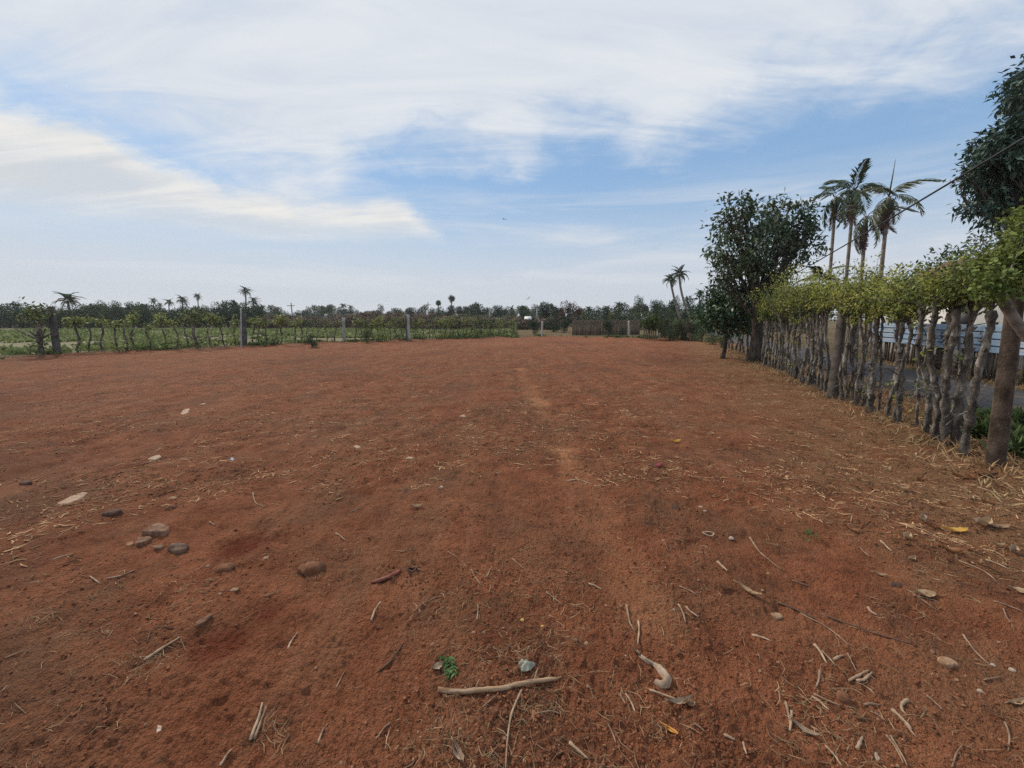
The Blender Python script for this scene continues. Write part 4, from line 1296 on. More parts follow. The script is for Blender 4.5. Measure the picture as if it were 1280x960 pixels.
PROTO = {}
for mat in ('far_dark', 'far_mid', 'far_pale', 'dry_brush', 'dead_leaf'):
    dry = mat in ('dry_brush', 'dead_leaf')
    PROTO[mat, 'tall'] = [crown_proto(11 + 3 * k, 1500, 20 + k, 0.055).mesh('crown', mat) for k in range(3)]
    PROTO[mat, 'low'] = [crown_proto(16 + 4 * k, 1700, 30 + k, 0.05, True).mesh('crown', mat) for k in range(3)]
    PROTO[mat, 'thin'] = [crown_proto(9, 520, 40 + k, 0.06).mesh('crown', mat) for k in range(2)]
TRUNKS = [trunk_proto(5 + k, 60 + k).mesh('trunk', 'dark_bark') for k in range(3)]
TRUNKP = [trunk_proto(6 + k, 70 + k).mesh('trunk', 'bark') for k in range(2)]


def far_tree(px, Y, top_py, wpx, mat, shape, label, group, name='tree', cat='tree', base_z=0.0, pale=False):
    x = P(px, 398, Y)[0]
    h = P(px, top_py - 2.2, Y)[2] - base_z
    w = wpx / FPX * Y
    root = empty(name, (x, Y, base_z), label, cat, group, rz=_rt.random() * 6.28)
    root.scale = (w * 1.15, w * 1.15, h * 1.04)
    ms = PROTO[mat, shape]
    link('crown', ms[int(_rt.integers(len(ms)))], root, kind='stuff')
    link('trunk', (TRUNKP if pale else TRUNKS)[int(_rt.integers(2))], root)
    return root


# dense hedgerow closing the crop field on the left
COUNT = {}


def nth(row, what, place):
    COUNT[row, place] = COUNT.get((row, place), 0) + 1
    return '%s %s from the left, %s' % (ORD[COUNT[row, place] - 1], what, place)


TOPL = ([-60, 0, 40, 100, 115, 130, 160, 185, 200, 225, 250, 270, 290, 310, 325, 335], [382, 384, 386, 385, 383, 382, 384, 381, 389, 387, 383, 386, 381, 382, 384, 388])
px, i = -40.0, 0
while px < 335:
    for row in range(2):
        far_tree(px + _rt.normal() * 2, (60 if row == 0 else 66) + _rt.normal() * 1.2, np.interp(px, *TOPL) + (4 if row == 0 else -1) + _rt.normal() * 2.0, 20 + _rt.random() * 8,
                 'far_dark' if _rt.random() < (0.8 if row == 0 else 0.5) else 'far_mid', 'low', nth('hedge%d' % row, ('front-row' if row == 0 else 'back-row') + ' hedgerow tree', next(n for x, n in ((40, 'at the far left edge'), (75, 'behind the dark leaning post'), (110, 'below the big low palm'), (150, 'under the smaller olive dome'), (185, 'under the large olive dome'),
                                                                                                       (222, 'under the far palm row'), (262, 'behind the leaning thick stake'), (300, 'left of the dark square post'), (999, 'right of the dark square post')) if px < x)), 'trees of the left hedgerow')
    px += 12.5
for (px, Y, t, w, m, l) in ((120, 80, 382, 34, 'far_mid', 'olive domed tree left of the larger dome behind the hedgerow'), (182, 80, 380, 44, 'far_mid', 'large olive domed tree behind the left hedgerow'),
                            (245, 58, 384, 40, 'far_mid', 'light green spreading tree in front of the hedgerow below the far palms'), (295, 70, 378, 18, 'far_dark', 'dark narrow treetop left of the tall coconut palm'),
                            (150, 85, 384, 24, 'far_dark', 'small dark treetop between the two olive domes')):
    far_tree(px, Y, t, w, m, 'tall', l, None)
# grey-brown dry thicket behind the crop field, middle left
px = 318.0
while px < 705:
    for row in range(2):
        k = np.interp(px, [318, 420, 520, 700], [60, 60, 52, 55])
        top = np.interp(px, [318, 380, 420, 440, 480, 520, 600, 700], [397, 399, 400, 396, 394, 397, 399, 401])
        far_tree(px + _rt.normal() * 2, k + 5 * row + _rt.normal(), top + _rt.normal() * 1.3 - row * 2 + (2 if row == 0 else 0), 20 + _rt.random() * 7, 'dry_brush', 'low',
                 nth('dry%d' % row, ('front-row' if row == 0 else 'back-row') + ' dry brown bush', next(n for x, n in ((362, 'left of the pale utility pole'), (398, 'right of the pale utility pole'), (430, 'left of the slim grey post'), (470, 'right of the slim grey post'), (510, 'left of the pale slim post'),
                                                                                               (550, 'left of the sapling thicket'), (600, 'behind the sapling thicket'), (650, 'right of the sapling thicket'), (999, 'by the pale corner post')) if px < x)), 'dry bushes behind the crop field', 'dry_bush', 'bush')
    px += 9.5
# far treeline across the middle
TOPM = ([318, 345, 365, 380, 395, 405, 418, 435, 445, 460, 485, 500, 520, 530, 545, 560, 580, 590, 615, 640, 655, 670, 690, 705, 720, 740, 760, 780, 800, 820, 850, 880, 910, 960, 1010],
        [389, 388, 389, 387, 385, 387, 385, 386, 391, 391, 391, 391, 389, 387, 389, 388, 386, 386, 389, 389, 386, 384, 387, 386, 388, 388, 388, 384, 384, 381, 380, 381, 382, 380, 375])
SEGS = [(362, 'left of the pale utility pole'), (398, 'right of the pale utility pole'), (430, 'left of the small far palm'), (478, 'right of the small far palm'),
        (536, 'left of the palmyra palms'), (565, 'behind the palmyra palms'), (582, 'right of the palmyra palms'), (612, 'around the umbrella-shaped tree'), (650, 'left of the white-roofed house'),
        (700, 'behind the pale corner post'), (735, 'behind the bare purple tree'), (770, 'behind the plank fence'), (800, 'behind the tall feathery tree'),
        (832, 'right of the tall feathery tree'), (860, 'under the leaning coconut pair'), (890, 'left of the broad tree'), (950, 'behind the broad tree'), (2000, 'behind the living fence')]


def seg(px):
    return next(n for x, n in SEGS if px < x)


px = 325.0
while px < 1010:
    Yf = np.interp(px, [320, 520, 700, 800, 1000], [150, 130, 85, 72, 60])
    far_tree(px + _rt.normal() * 2, Yf + _rt.normal() * 4, np.interp(px, *TOPM) + _rt.normal() * 2.2 - 1.0 - (3.0 if _rt.random() < 0.14 else 0), 13 + _rt.random() * 8, _rt.choice(('far_dark', 'far_dark', 'far_mid')),
             _rt.choice(('tall', 'low')), nth('back', 'dark back-row treeline tree', seg(px)), 'trees of the far treeline')
    far_tree(px + 4, Yf - 14 + _rt.normal() * 3, np.interp(px, *TOPM) + 7 + abs(_rt.normal()) * 2, 15 + _rt.random() * 7, _rt.choice(('far_dark', 'far_mid', 'far_mid')),
             'low', nth('front', 'low front-row treeline tree', seg(px)), 'trees of the far treeline')
    px += 8.6
for (px, Y, t, w, m, sh, l) in (
        (594, 110, 380, 27, 'far_dark', 'tall', 'broad dark umbrella-shaped tree in the middle of the far treeline'), (622, 105, 384, 16, 'far_dark', 'tall', 'dark flat-topped tree right of the far umbrella tree'),
        (681, 75, 380, 22, 'far_dark', 'tall', 'dark tree just right of the far utility pole near the middle'), (709, 48, 378, 26, 'dead_leaf', 'thin', 'bare purple-brown tree at the left end of the plank fence'),
        (722, 55, 384, 14, 'dead_leaf', 'thin', 'small brownish tree behind the bare purple-brown tree'),
        (797, 70, 371, 15, 'far_mid', 'thin', 'tall feathery grey-green tree in the far treeline'), (476, 140, 382, 10, 'far_mid', 'thin', 'thin pale treetop standing clear of the far treeline'),
        (728, 42, 389, 8, 'far_pale', 'tall', 'small bright green tree above the plank fence'), (764, 46, 392, 8, 'far_pale', 'tall', 'small pale green treetop behind the plank fence'),
        (866, 36, 392, 12, 'far_pale', 'tall', 'small leafy green tree over the scrub hedge at the back'), (655, 60, 388, 16, 'far_mid', 'tall', 'grey-green tree beside the small white-roofed house'),
        (893, 40, 374, 26, 'far_dark', 'tall', 'dark treetop left of the broad tree')):
    far_tree(px, Y, t, w, m, sh, l, None)
# round bush on several stems, green bushes and scrub on the back boundary
b = g_at(812, 423)
root = empty('round_bush', b, 'round green bush on several thin stems in the back boundary', 'bush')
rng = np.random.default_rng(31)
tm = MB(); s = b[1] / FPX
for k in range(7):
    x = (k - 3) * 2.7 * s
    tube(tm, bez((x, 0, -0.05), (x * 0.9, 0, 0.4), (x * 0.7 + rng.normal() * 0.05, 0, 0.95), 5), [.05, .045, .04, .035, .03], 5, False)
tm.obj('stem', 'dark_bark', root, smooth=True)
C = sphere_pts(70, rng) * np.array((9.5 * s, 8 * s, 6.5 * s)) * rng.random((70, 1)) ** 0.35 + (0, 0, 1.12)
crown_leaves(MB(), C, sphere_pts(70, rng), 24, 0.14, 0.17, 0.08, rng).obj('crown', 'weed', root, kind='stuff')
for (px, py, t, w, m, l) in ((761, 421, 401, 15, 'far_dark', 'dark green bush growing through the plank fence'), (779, 421, 410, 7, 'far_dark', 'small dark bush left of the pale back post'),
                             (668, 418, 401, 16, 'far_dark', 'dark green bush left of the pale corner post'), (692, 415, 400, 22, 'far_dark', 'wide dark green bush right of the pale corner post'),
                             (706, 416, 401, 16, 'far_dark', 'dark green bush at the left end of the plank fence')):
    q = g_at(px, py)
    far_tree(px, q[1], t, w, m, 'low', l, None, 'bush', 'bush')
px, i = 828.0, 0
while px < 884:
    py = np.interp(px, [825, 880], [423, 427])
    q = g_at(px, py)
    far_tree(px, q[1] + _rt.normal() * 0.3, 402 + _rt.normal() * 2, 15, _rt.choice(('dry_brush', 'far_mid', 'far_pale', 'far_mid')), 'low', 'grey-green scrub bush, %s from the left between round bush and broad tree' % ORD[i],
             'scrub hedge at the back right', 'bush', 'bush')
    px += 5.2; i += 1
for (px, py, t, w, m, l) in ((387, 434, 420, 17, 'far_mid', 'low round green weed clump on the left boundary'), (457, 429, 413, 14, 'far_pale', 'tufted pale weed clump right of the slim grey post'),
                             (893, 431, 417, 18, 'far_pale', 'yellowish weed clump at the foot of the dark shrub'), (905, 436, 421, 13, 'far_pale', 'small yellowish weed clump before the shaded fence trunks'),
                             (540, 412, 397, 16, 'far_dark', 'dark bush among the dry thicket left of the palmyra palms')):
    q = g_at(px, py)
    far_tree(px, q[1], t, w, m, 'low', l, None, 'weed_clump', 'plant')

# plank fence at the back
pf0, pf1 = G(716, 419.0), G(800, 418.2)
pf = empty('plank_fence', pf0, 'weathered grey-brown upright plank fence at the back of the plot', 'fence')
L = np.linalg.norm((pf1 - pf0)[:2]); dd = unit(pf1 - pf0); az_ = math.atan2(dd[1], dd[0])
plank = MB(); box(plank, (0, 0, 0.66), (0.118, 0.022, 1.36)); plank.v[-1][6:, 2] += 0.02
plankm = plank.mesh('plank', 'weathered_plank')
l = 0.0
while l < L:
    g_ = rs3.uniform(0.124, 0.15)
    o = link('plank', plankm, pf, dd * l + np.array((0, 0, rs3.uniform(-0.03, 0.03))))
    o.rotation_euler = (rs3.uniform(-.02, .02), rs3.uniform(-.03, .03), az_ + rs3.uniform(-.05, .05)); o.scale = (1, 1, rs3.uniform(0.93, 1.04))
    l += g_
for z in (0.3, 1.0):
    rb = MB(); tube(rb, [np.array((0, 0.05, z)), dd * L + np.array((0, 0.05, z))], 0.03, 5, True); rb.obj('rail', 'picket', pf)

# far houses
def far_house(px, Y, eave, ridge, wpx, roof, label, wall='white_wall'):
    x = P(px, 398, Y)[0]; w = wpx / FPX * Y
    ze, zr = P(px, eave, Y)[2], P(px, ridge, Y)[2]
    root = empty('house', (x, Y, 0), label, 'house')
    m_ = MB(); box(m_, (0, 0, ze / 2), (w * 0.86, w * 0.7, ze)); m_.obj('wall', wall, root)
    for s in (-1, 1):
        V = np.array([(-w / 2, s * w * .45, ze - .1), (w / 2, s * w * .45, ze - .1), (w / 2 * 0.9, 0, zr), (-w / 2 * 0.9, 0, zr)])
        V = np.concatenate([V, V + np.array((0, s * 0.003, 0.12))])
        MB().add(V, np.array([[0, 1, 2, 3], [7, 6, 5, 4], [0, 4, 5, 1], [1, 5, 6, 2], [2, 6, 7, 3], [3, 7, 4, 0]])).obj('roof', roof, root)
    f = MB(); box(f, (-w * 0.18, -w * 0.352, ze * 0.45), (w * 0.14, 0.05, ze * 0.75)); f.obj('door', 'picket', root)
    f = MB(); box(f, (w * 0.18, -w * 0.352, ze * 0.6), (w * 0.16, 0.05, ze * 0.35)); f.obj('window', 'dark_opening', root)


far_house(660, 58, 399.5, 396.5, 9, 'white_roof', 'tiny house with a white roof in the far treeline', 'weathered_plank')
far_house(621, 90, 401, 398.5, 11, 'grey_roof', 'tiny house with a grey roof in the far treeline')
far_house(121, 86, 388, 382.5, 20, 'tile_roof', 'brown tiled roof peeping over the left hedgerow')

for (px, Y, t, l, r) in ((365.5, 70, 378.5, 'pale utility pole over the dry thicket on the left', 0.14), (535.5, 85, 378, 'utility pole left of the two palmyra palms', 0.16),
                      (612, 80, 384, 'pale utility pole right of the umbrella-shaped tree', 0.14), (671, 62, 380.5, 'pale utility pole right of the small white-roofed house', 0.12), (377, 110, 393, 'short far utility pole right of the pale one on the left', 0.14)):
    b = np.array((P(px, 398, Y)[0], Y, 0.0)); h = P(px, t, Y)[2]
    root = empty('utility_pole', b, l, 'utility pole', 'far utility poles')
    tube(tm := MB(), [(0, 0, -0.2), (0, 0, h)], [r, r * 0.7], 7, True)
    tm.obj('pole', 'grey_concrete', root, smooth=True)
    q = MB(); box(q, (0, -r * 0.9, h - 0.5), (1.3, 0.1, 0.1)); q.obj('crossarm', 'picket', root)


def bird(px, py, Y, span, roll, label, rz=0.3):
    root = empty('bird', P(px, py, Y), label, 'bird', rz=rz)
    mb = MB()
    tube(mb, [(0, -.13, 0), (0, -.09, .004), (0, 0, 0), (0, .10, .005), (0, .13, .012), (0, .165, .010)], [.012, .028, .042, .03, .022, .004], 8, True)
    mb.add([(-.02, -.10, 0), (.02, -.10, 0), (.055, -.24, .0), (-.055, -.24, 0), (0, -.12, .015), (0, -.235, .008)], [np.array([[0, 4, 5, 3], [4, 1, 2, 5], [0, 3, 2, 1]])])
    mb.obj('body', 'bird', root, smooth=True)
    for s in (-1, 1):
        pts = [(0.02, .06, .01), (0.02, -.05, .01), (span * .22, .075, .07), (span * .22, -.055, .065), (span * .5, -.02, .045), (span * .46, -.065, .04)]
        V = [(s * x, y, z) for x, y, z in pts] + [(s * x, y, z - 0.008) for x, y, z in pts]
        F = [[0, 2, 3, 1], [2, 4, 5, 3], [7, 9, 8, 6], [9, 11, 10, 8], [0, 1, 7, 6], [4, 2, 8, 10], [2, 0, 6, 8], [1, 3, 9, 7], [3, 5, 11, 9], [5, 4, 10, 11]]
        MB().add(V, np.array(F)).obj('wing', 'bird', root)
    root.rotation_euler = (0.15, roll, rz)


bird(630, 274, 42, 0.62, 0.15, 'small dark bird gliding high in the blue gap', 0.5)
bird(660.5, 373, 55, 0.75, -0.75, 'small dark bird banking low over the far treeline', 0.3)

# ------------------------------------------------------------------ crop, weeds and grass
def scatter_tufts(name, pts, n_per, L, W, mat, label, spread, up=0.7, seed=1):
    rng = np.random.default_rng(seed)
    B = np.repeat(pts, n_per, 0) + rng.standard_normal((len(pts) * n_per, 3)) * np.array((spread, spread, 0))
    D = sphere_pts(len(B), rng); D[:, 2] = np.abs(D[:, 2]) * 0.5 + up
    l = np.repeat(np.broadcast_to(L, (len(pts),)), n_per) * (0.6 + 0.8 * rng.random(len(B)))
    mb = leaves(MB(), B, D, l, W, rng, 0.2, 0.15)
    return tag(mb.obj(name, mat, kind='stuff'), label)


rng = np.random.default_rng(55)
n = 26000
cyv = 13 + 53 * rng.random(n) ** 1.0
cxv = -62 + 62 * rng.random(n)
keep = (plot_sd(cxv, cyv) < -1.4) & (vnoise(cxv * 0.22, cyv * 0.5, 41) + 0.6 * vnoise(cxv * 0.9, cyv * 0.9, 42) > -0.12) & (cxv > -62) & (cyv < 60 + cxv * 0.1) & (np.abs(np.mod(cyv * 0.9 + cxv * 0.12 + 0.4 * vnoise(cxv * .3, cyv * .3, 43), 1.0) - 0.5) < 0.33)
pts = np.stack([cxv, cyv, np.zeros(n)], -1)[keep]
scatter_tufts('crop_plants', pts, 7, 0.30, 0.16, 'crop', 'low green crop plants growing in rows beyond the boundary', 0.16, 0.45, 2)
# weeds and dry grass along the plot's edges
edge_pts, dry_pts = [], []
for i in range(1, len(PLOT) - 2):
    a, b = np.array(PLOT[i]), np.array(PLOT[i + 1])
    m = int(np.linalg.norm(b - a) * 26)
    t_ = rng.random((m, 1))
    q = a + (b - a) * t_ + rng.standard_normal((m, 2)) * 0.38
    nz = vnoise(q[:, 0] * 0.9, q[:, 1] * 0.9, 51)
    z = H(q[:, 0], q[:, 1])
    q = np.concatenate([q, z[:, None] - 0.01], 1)
    edge_pts.append(q[nz > 0.12]); dry_pts.append(q[nz < -0.05])
m = 1500
yy = 2.5 + 19 * rng.random(m)
oo = 0.15 + rng.standard_normal(m) * 0.33
q = np.stack([FX + FS * (yy - FY) + oo * FN, yy], -1)
q = np.concatenate([q, H(q[:, 0], q[:, 1])[:, None] - 0.01], 1)
dry_pts.append(q)
for o0 in (1.25, 4.0):
    yy = 3 + 16 * rng.random(420); oo = o0 + rng.standard_normal(420) * 0.16
    dry_pts.append(np.stack([FX + FS * (yy - FY) + oo * FN, yy, 0 * yy], -1))
scatter_tufts('weeds', np.concatenate(edge_pts), 7, 0.22, 0.05, 'weed', 'green weeds along the foot of the boundary', 0.07, 0.7, 3)
scatter_tufts('dry_grass', np.concatenate(dry_pts), 8, 0.13, 0.012, 'dry_grass', 'dry grass tufts along the plot edges', 0.09, 0.35, 4)
q = []
for (px, py, k, s) in ((1222, 552, 26, 0.10), (1270, 560, 30, 0.14), (1262, 535, 24, 0.14), (1205, 530, 14, 0.10), (1278, 580, 12, .1)):
    c = G(px, py)
    q.append(np.stack([c[0] + 0.30 + rng.standard_normal(k) * s, c[1] + 0.15 + rng.standard_normal(k) * s, np.zeros(k)], -1))
scatter_tufts('green_weeds', np.concatenate(q), 12, 0.22, 0.06, 'weed', 'dark green weeds behind the near brown post', 0.05, 0.8, 5)

# ------------------------------------------------------------------ loose straw, clods and pebbles on the soil
def scatter_polar(n, r0, r1, seed, power=1.0, clump=None):
    rng = np.random.default_rng(seed)
    r = r0 * (r1 / r0) ** (rng.random(n) ** power)
    a = np.radians(rng.uniform(-60, 60, n))
    x, y = r * np.sin(a), r * np.cos(a)
    ok = (plot_sd(x, y) > -0.9) | (side(x, y) < 1.0) & (np.abs(side(x, y)) < 1)
    if clump is not None:
        nz = vnoise(x * 1.1, y * 1.1, 61) + 0.7 * vnoise(x * 3.1, y * 3.1, 62)
        s = side(x, y)
        ok &= (nz + 1.0 * sstep(s, -2.6, -0.8) + clump > rng.uniform(-0.6, 1.2, n))
    return x[ok], y[ok], r[ok], rng


STRAW_SPOTS = [(600, 740, 40), (545, 748, 30), (1062, 832, 44), (1030, 905, 46), (965, 682, 26), (345, 628, 40), (150, 745, 40), (125, 792, 30), (180, 828, 24), (705, 800, 26),
               (645, 805, 34), (430, 700, 26), (395, 720, 26), (690, 870, 40), (560, 930, 40), (1160, 750, 40), (250, 745, 24), (60, 770, 30), (340, 905, 24), (720, 720, 30), (840, 760, 30), (1180, 700, 50)]


def straw_mesh(x, y, rng, lmin, lmax, wmin, wmax):
    n = len(x)
    L = lmin + (lmax - lmin) * rng.random(n) ** 2.2
    a = rng.random(n) * 6.283
    bend = rng.normal(size=n) * 0.35
    w = wmin + (wmax - wmin) * rng.random(n) ** 2
    mids = []
    for f in (-0.5, 0.0, 0.5):
        aa = a + bend * f * 2
        px_ = x + np.cos(aa) * L * f
        py_ = y + np.sin(aa) * L * f
        mids.append(np.stack([px_, py_, H(px_, py_)], -1))
    lift = rng.random((n, 3)) ** 2 * 0.009 + 0.0025
    rows = []
    for i, m in enumerate(mids):
        nx, ny = -np.sin(a), np.cos(a)
        k = (w * (1.0 if i == 1 else 0.55))
        m = m + np.stack([0 * x, 0 * x, lift[:, i]], -1)
        o = np.stack([nx * k / 2, ny * k / 2, 0 * x], -1)
        up = np.stack([0 * x, 0 * x, k * 0.45], -1)
        rows += [m + o, m + up, m - o]
    V = np.stack(rows, 1).reshape(-1, 3)
    b = np.arange(n) * 9
    F = np.concatenate([np.stack([b + i, b + i + 1, b + i + 4, b + i + 3], -1) for i in (0, 1, 3, 4)])
    return MB().add(V, F)


xs, ys_, r_, rg = scatter_polar(42000, 1.05, 17, 71, 0.72, 0.10)
sx, sy = [xs], [ys_]
for (px, py, rp) in STRAW_SPOTS:
    k = int(rp * 3.2)
    for j in range(1):
        ppx = px + rg.standard_normal(k) * rp * (0.5 + 0.6 * rg.random(k)); ppy = py + rg.standard_normal(k) * rp * (0.35 + 0.5 * rg.random(k))
        g_ = np.array([G(a, b) for a, b in zip(ppx, np.maximum(ppy, 440))])
        sx.append(g_[:, 0]); sy.append(g_[:, 1])
x2, y2, r2, rg2 = scatter_polar(60000, 3.5, 32, 73, 0.85, 0.30)
o_ = straw_mesh(x2, y2, rg2, 0.025, 0.12, 0.004, 0.014).obj('straw_litter', 'chaff', kind='stuff')
o_['label'] = 'broken straw and bark chips over the far half of the soil'
straw_mesh(np.concatenate(sx), np.concatenate(sy), rg, 0.010, 0.095, 0.0012, 0.0044).obj('dry_straw', 'straw', kind='stuff')
bpy.data.objects['dry_straw']['label'] = 'dry straw and root fibres strewn over the red soil'


def lumps(name, mat, x, y, size, rng, label, sink=0.25, proto=ICO0, flat=0.7):
    V0, F0 = proto
    n = len(x)
    sc_ = size[:, None] * np.stack([1 + 0.35 * rng.random(n), 1 + 0.35 * rng.random(n), flat * (0.8 + 0.4 * rng.random(n))], -1)
    a = rng.random(n) * 6.28
    jit = 1 + 0.26 * rng.standard_normal((n, len(V0), 1))
    V = V0[None] * jit * sc_[:, None, :]
    ca, sa = np.cos(a)[:, None], np.sin(a)[:, None]
    V = np.stack([V[..., 0] * ca - V[..., 1] * sa, V[..., 0] * sa + V[..., 1] * ca, V[..., 2]], -1)
    z = H(x, y)
    V = V + np.stack([x, y, z + sc_[:, 2] * (1 - sink) * 0.7], -1)[:, None, :]
    F = (F0[None] + (np.arange(n) * len(V0))[:, None, None]).reshape(-1, 3)
    o = MB().add(V.reshape(-1, 3), F).obj(name, mat, kind='stuff')
    o['label'] = label
    return o


x, y, r, rg = scatter_polar(110000, 1.0, 12, 81, 0.9, 0.5)
lumps('soil_crumbs', 'clod', x, y, (0.0014 + 0.0060 * rg.random(len(x)) ** 5) * (1 + 0.07 * r), rg, 'small red crumbs of soil on the bare ground', 0.35, OCTA)
x, y, r, rg = scatter_polar(2600, 1.1, 12, 82, 0.9, 0.1)
lumps('gravel', 'pebble', x, y, (0.0018 + 0.0060 * rg.random(len(x)) ** 4) * (1 + 0.05 * r), rg, 'tiny pale pebbles scattered over the red soil', 0.3)

# ------------------------------------------------------------------ single things lying on the soil
LM = [('the thorny stick', 625, 858), ('the green sprig', 560, 833), ('the crumpled plastic scrap', 658, 832), ('the curled pale husk', 825, 840), ('the orange leaf', 838, 913),
      ('the large brown stone', 388, 711), ('the reddish oval stone', 280, 710), ('the dark red pod', 484, 722), ('the pale board', 92, 622), ('the flat bark slab', 195, 664),
      ('the small white scrap', 199, 912), ('the round tan stone', 972, 771), ('the pale block stone', 1185, 829), ('the lumpy tan stone', 1054, 872), ('the bright yellow leaf', 1197, 664),
      ('the near brown post', 1245, 580), ('the pale loop', 885, 669), ('the maroon scrap', 822, 582), ('the long bowed twig', 1085, 790), ('the folded pale leaf', 573, 946)]
USED = set()


def where(desc, px, py):
    """a label saying what the thing is and where it lies beside the nearest landmarks"""
    c = sorted(((math.hypot(px - a, (py - b) * 1.4), n, a, b) for n, a, b in LM))
    for d, n, a, b in c:
        if d < 6:
            continue
        dx, dy = px - a, (py - b) * 1.4
        ang = math.degrees(math.atan2(-dy, dx)) % 360
        dirs = ['right of', 'behind and right of', 'behind', 'behind and left of', 'left of', 'in front and left of', 'in front of', 'in front and right of']
        w = dirs[int((ang + 22.5) // 45) % 8]
        dist = 'just ' if d < 40 else ('' if d < 95 else 'well ')
        l = '%s %s%s %s' % (desc, dist, w, n)
        if l not in USED:
            USED.add(l)
            return l
    return desc


def ground_path(pts, r, lift=0.35):
    q = np.array([g_at(a, b) for a, b in pts])
    if len(q) == 2:
        q = np.stack([q[0], (q[0] + q[1]) / 2, q[1]])
        d = q[2] - q[0]
        q[1] += np.array((-d[1], d[0], 0)) * random.Random(int(pts[0][0] * 13)).uniform(-0.07, 0.07)
    m = len(q)
    t = np.linspace(0, m - 1, max(7, m * 3))
    o = np.stack([np.interp(t, np.arange(m), q[:, i]) for i in range(3)], -1)
    # soften the corners
    for _ in range(2):
        o[1:-1] = (o[:-2] + 2 * o[1:-1] + o[2:]) / 4
    k = np.linspace(0, 1, len(o))
    hz_ = H(o[:, 0], o[:, 1])
    fit = np.polyval(np.polyfit(k, hz_, 1), k)
    o[:, 2] = 0.25 * hz_ + 0.75 * (fit + 0.35 * np.max(hz_ - fit)) + r * lift
    o[:, 2] += 0.004 * np.sin(k * math.pi)
    return o


def twig(pts, r=0.004, mat='twig', desc='thin dry twig', label=None, seed=0, knots=0.12):
    rng = np.random.default_rng(int(pts[0][0] * 31 + pts[0][1] * 7))
    p = ground_path(pts, r)
    c = p.mean(0); p = p - c
    n = len(p)
    rad = r * np.linspace(1.1, 0.6, n) * (1 + knots * rng.standard_normal(n))
    mb = MB(); tube(mb, p, np.clip(rad, r * 0.3, r * 2), 6, True, 0.06, rng)
    mx, my = np.mean([a for a, b in pts]), np.mean([b for a, b in pts])
    o = mb.obj('twig', mat, None, True, c)
    return tag(o, label or where(desc, mx, my), 'twig', 'dry twigs lying on the red soil')


TW = [
    ((589, 713), (602, 733)), ((608, 722), (613, 711)), ((517, 766), (530, 755), (555, 743)), ((596, 774), (597, 754)), ((736, 730), (752, 738)), ((683, 740), (703, 755)),
    ((603, 884), (622, 869)), ((669, 893), (690, 890), (700, 893)), ((640, 700), (655, 712)), ((560, 690), (572, 697)), ((420, 668), (432, 676)), ((500, 690), (520, 688)),
    ((134, 725), (150, 722), (169, 713)), ((112, 719), (125, 729)), ((6, 819), (24, 818), (42, 811)), ((275, 957), (290, 938)), ((316, 616), (319, 630), (332, 635)), ((262, 652), (269, 657)),
    ((812, 863), (822, 868), (857, 876)), ((937, 674), (948, 691), (976, 713)), ((848, 757), (854, 768), (857, 779)), ((849, 733), (862, 738), (871, 746)), ((940, 794), (963, 802)),
    ((783, 757), (787, 782), (794, 790)), ((774, 868), (782, 880)), ((782, 868), (794, 890)), ((982, 879), (988, 910)), ((989, 891), (987, 916)), ((929, 929), (933, 944)), ((905, 919), (918, 924)),
    ((1198, 700), (1233, 718), (1250, 731)), ((1133, 739), (1152, 752), (1171, 764)), ((1141, 743), (1175, 754)), ((1000, 766), (1037, 787), (1062, 806)), ((1204, 793), (1217, 814), (1240, 833)),
    ((1229, 852), (1252, 847)), ((1158, 870), (1179, 889)), ((1256, 904), (1262, 922), (1260, 939)), ((1242, 752), (1279, 766)), ((1254, 762), (1258, 775), (1267, 787)), ((1117, 889), (1146, 922)),
    ((1108, 920), (1129, 956)), ((1018, 808), (1034, 829)), ((1027, 814), (1044, 832)), ((1042, 825), (1055, 819)), ((1059, 817), (1071, 839)), ((1061, 852), (1075, 846), (1086, 838)),
    ((1071, 852), (1082, 848), (1090, 840)), ((1069, 852), (1082, 860), (1094, 870)), ((1040, 860), (1065, 861)), ((1017, 867), (1034, 877), (1050, 882)), ((1015, 872), (1036, 888)),
    ((1025, 838), (1024, 850), (1020, 859)), ((1080, 883), (1100, 881)), ((1088, 889), (1107, 905)), ((1071, 937), (1078, 922)), ((1032, 933), (1052, 958)), ((1113, 920), (1124, 940), (1134, 958)),
    ((1115, 889), (1139, 914)), ((709, 601), (722, 600), (739, 605)), ((1101, 677), (1115, 690)), ((1075, 686), (1087, 697)), ((1160, 600), (1190, 606)), ((1222, 610), (1262, 622)), ((1150, 640), (1172, 646)),
    ((1100, 640), (1122, 645)), ((1205, 745), (1228, 752)), ((1232, 700), (1262, 712)), ((1060, 655), (1078, 658)), ((990, 725), (1012, 733)), ((868, 905), (880, 915)), ((760, 905), (770, 930)), ((712, 930), (735, 948)),
    ((420, 860), (432, 838)), ((360, 812), (372, 790)), ((398, 930), (410, 905)), ((488, 905), (470, 925)), ((66, 700), (92, 694)), ((330, 745), (352, 738)), ((438, 640), (455, 634)), ((1190, 960), (1204, 930))]
for a in TW:
    k = (int(a[0][0]) * 7 + int(a[0][1])) % 5
    twig(a, 0.0028 + 0.0008 * k, ('twig', 'twig', 'pale_twig', 'twig', 'pale_twig')[k], ('thin dry twig', 'brown twig', 'pale twig', 'short dry twig', 'pale dry twig')[k])
twig(((464, 776), (476, 753)), 0.006, 'pale_twig', 'flat pale splinter')
twig(((897, 703), (909, 716)), 0.0075, 'pale_twig', 'stubby pale splinter')
twig(((180, 826), (205, 812), (225, 800)), 0.006, 'pale_twig', 'straight pale stick')
twig(((313, 927), (328, 880)), 0.006, 'pale_twig', 'straight stick, left one of a pair')
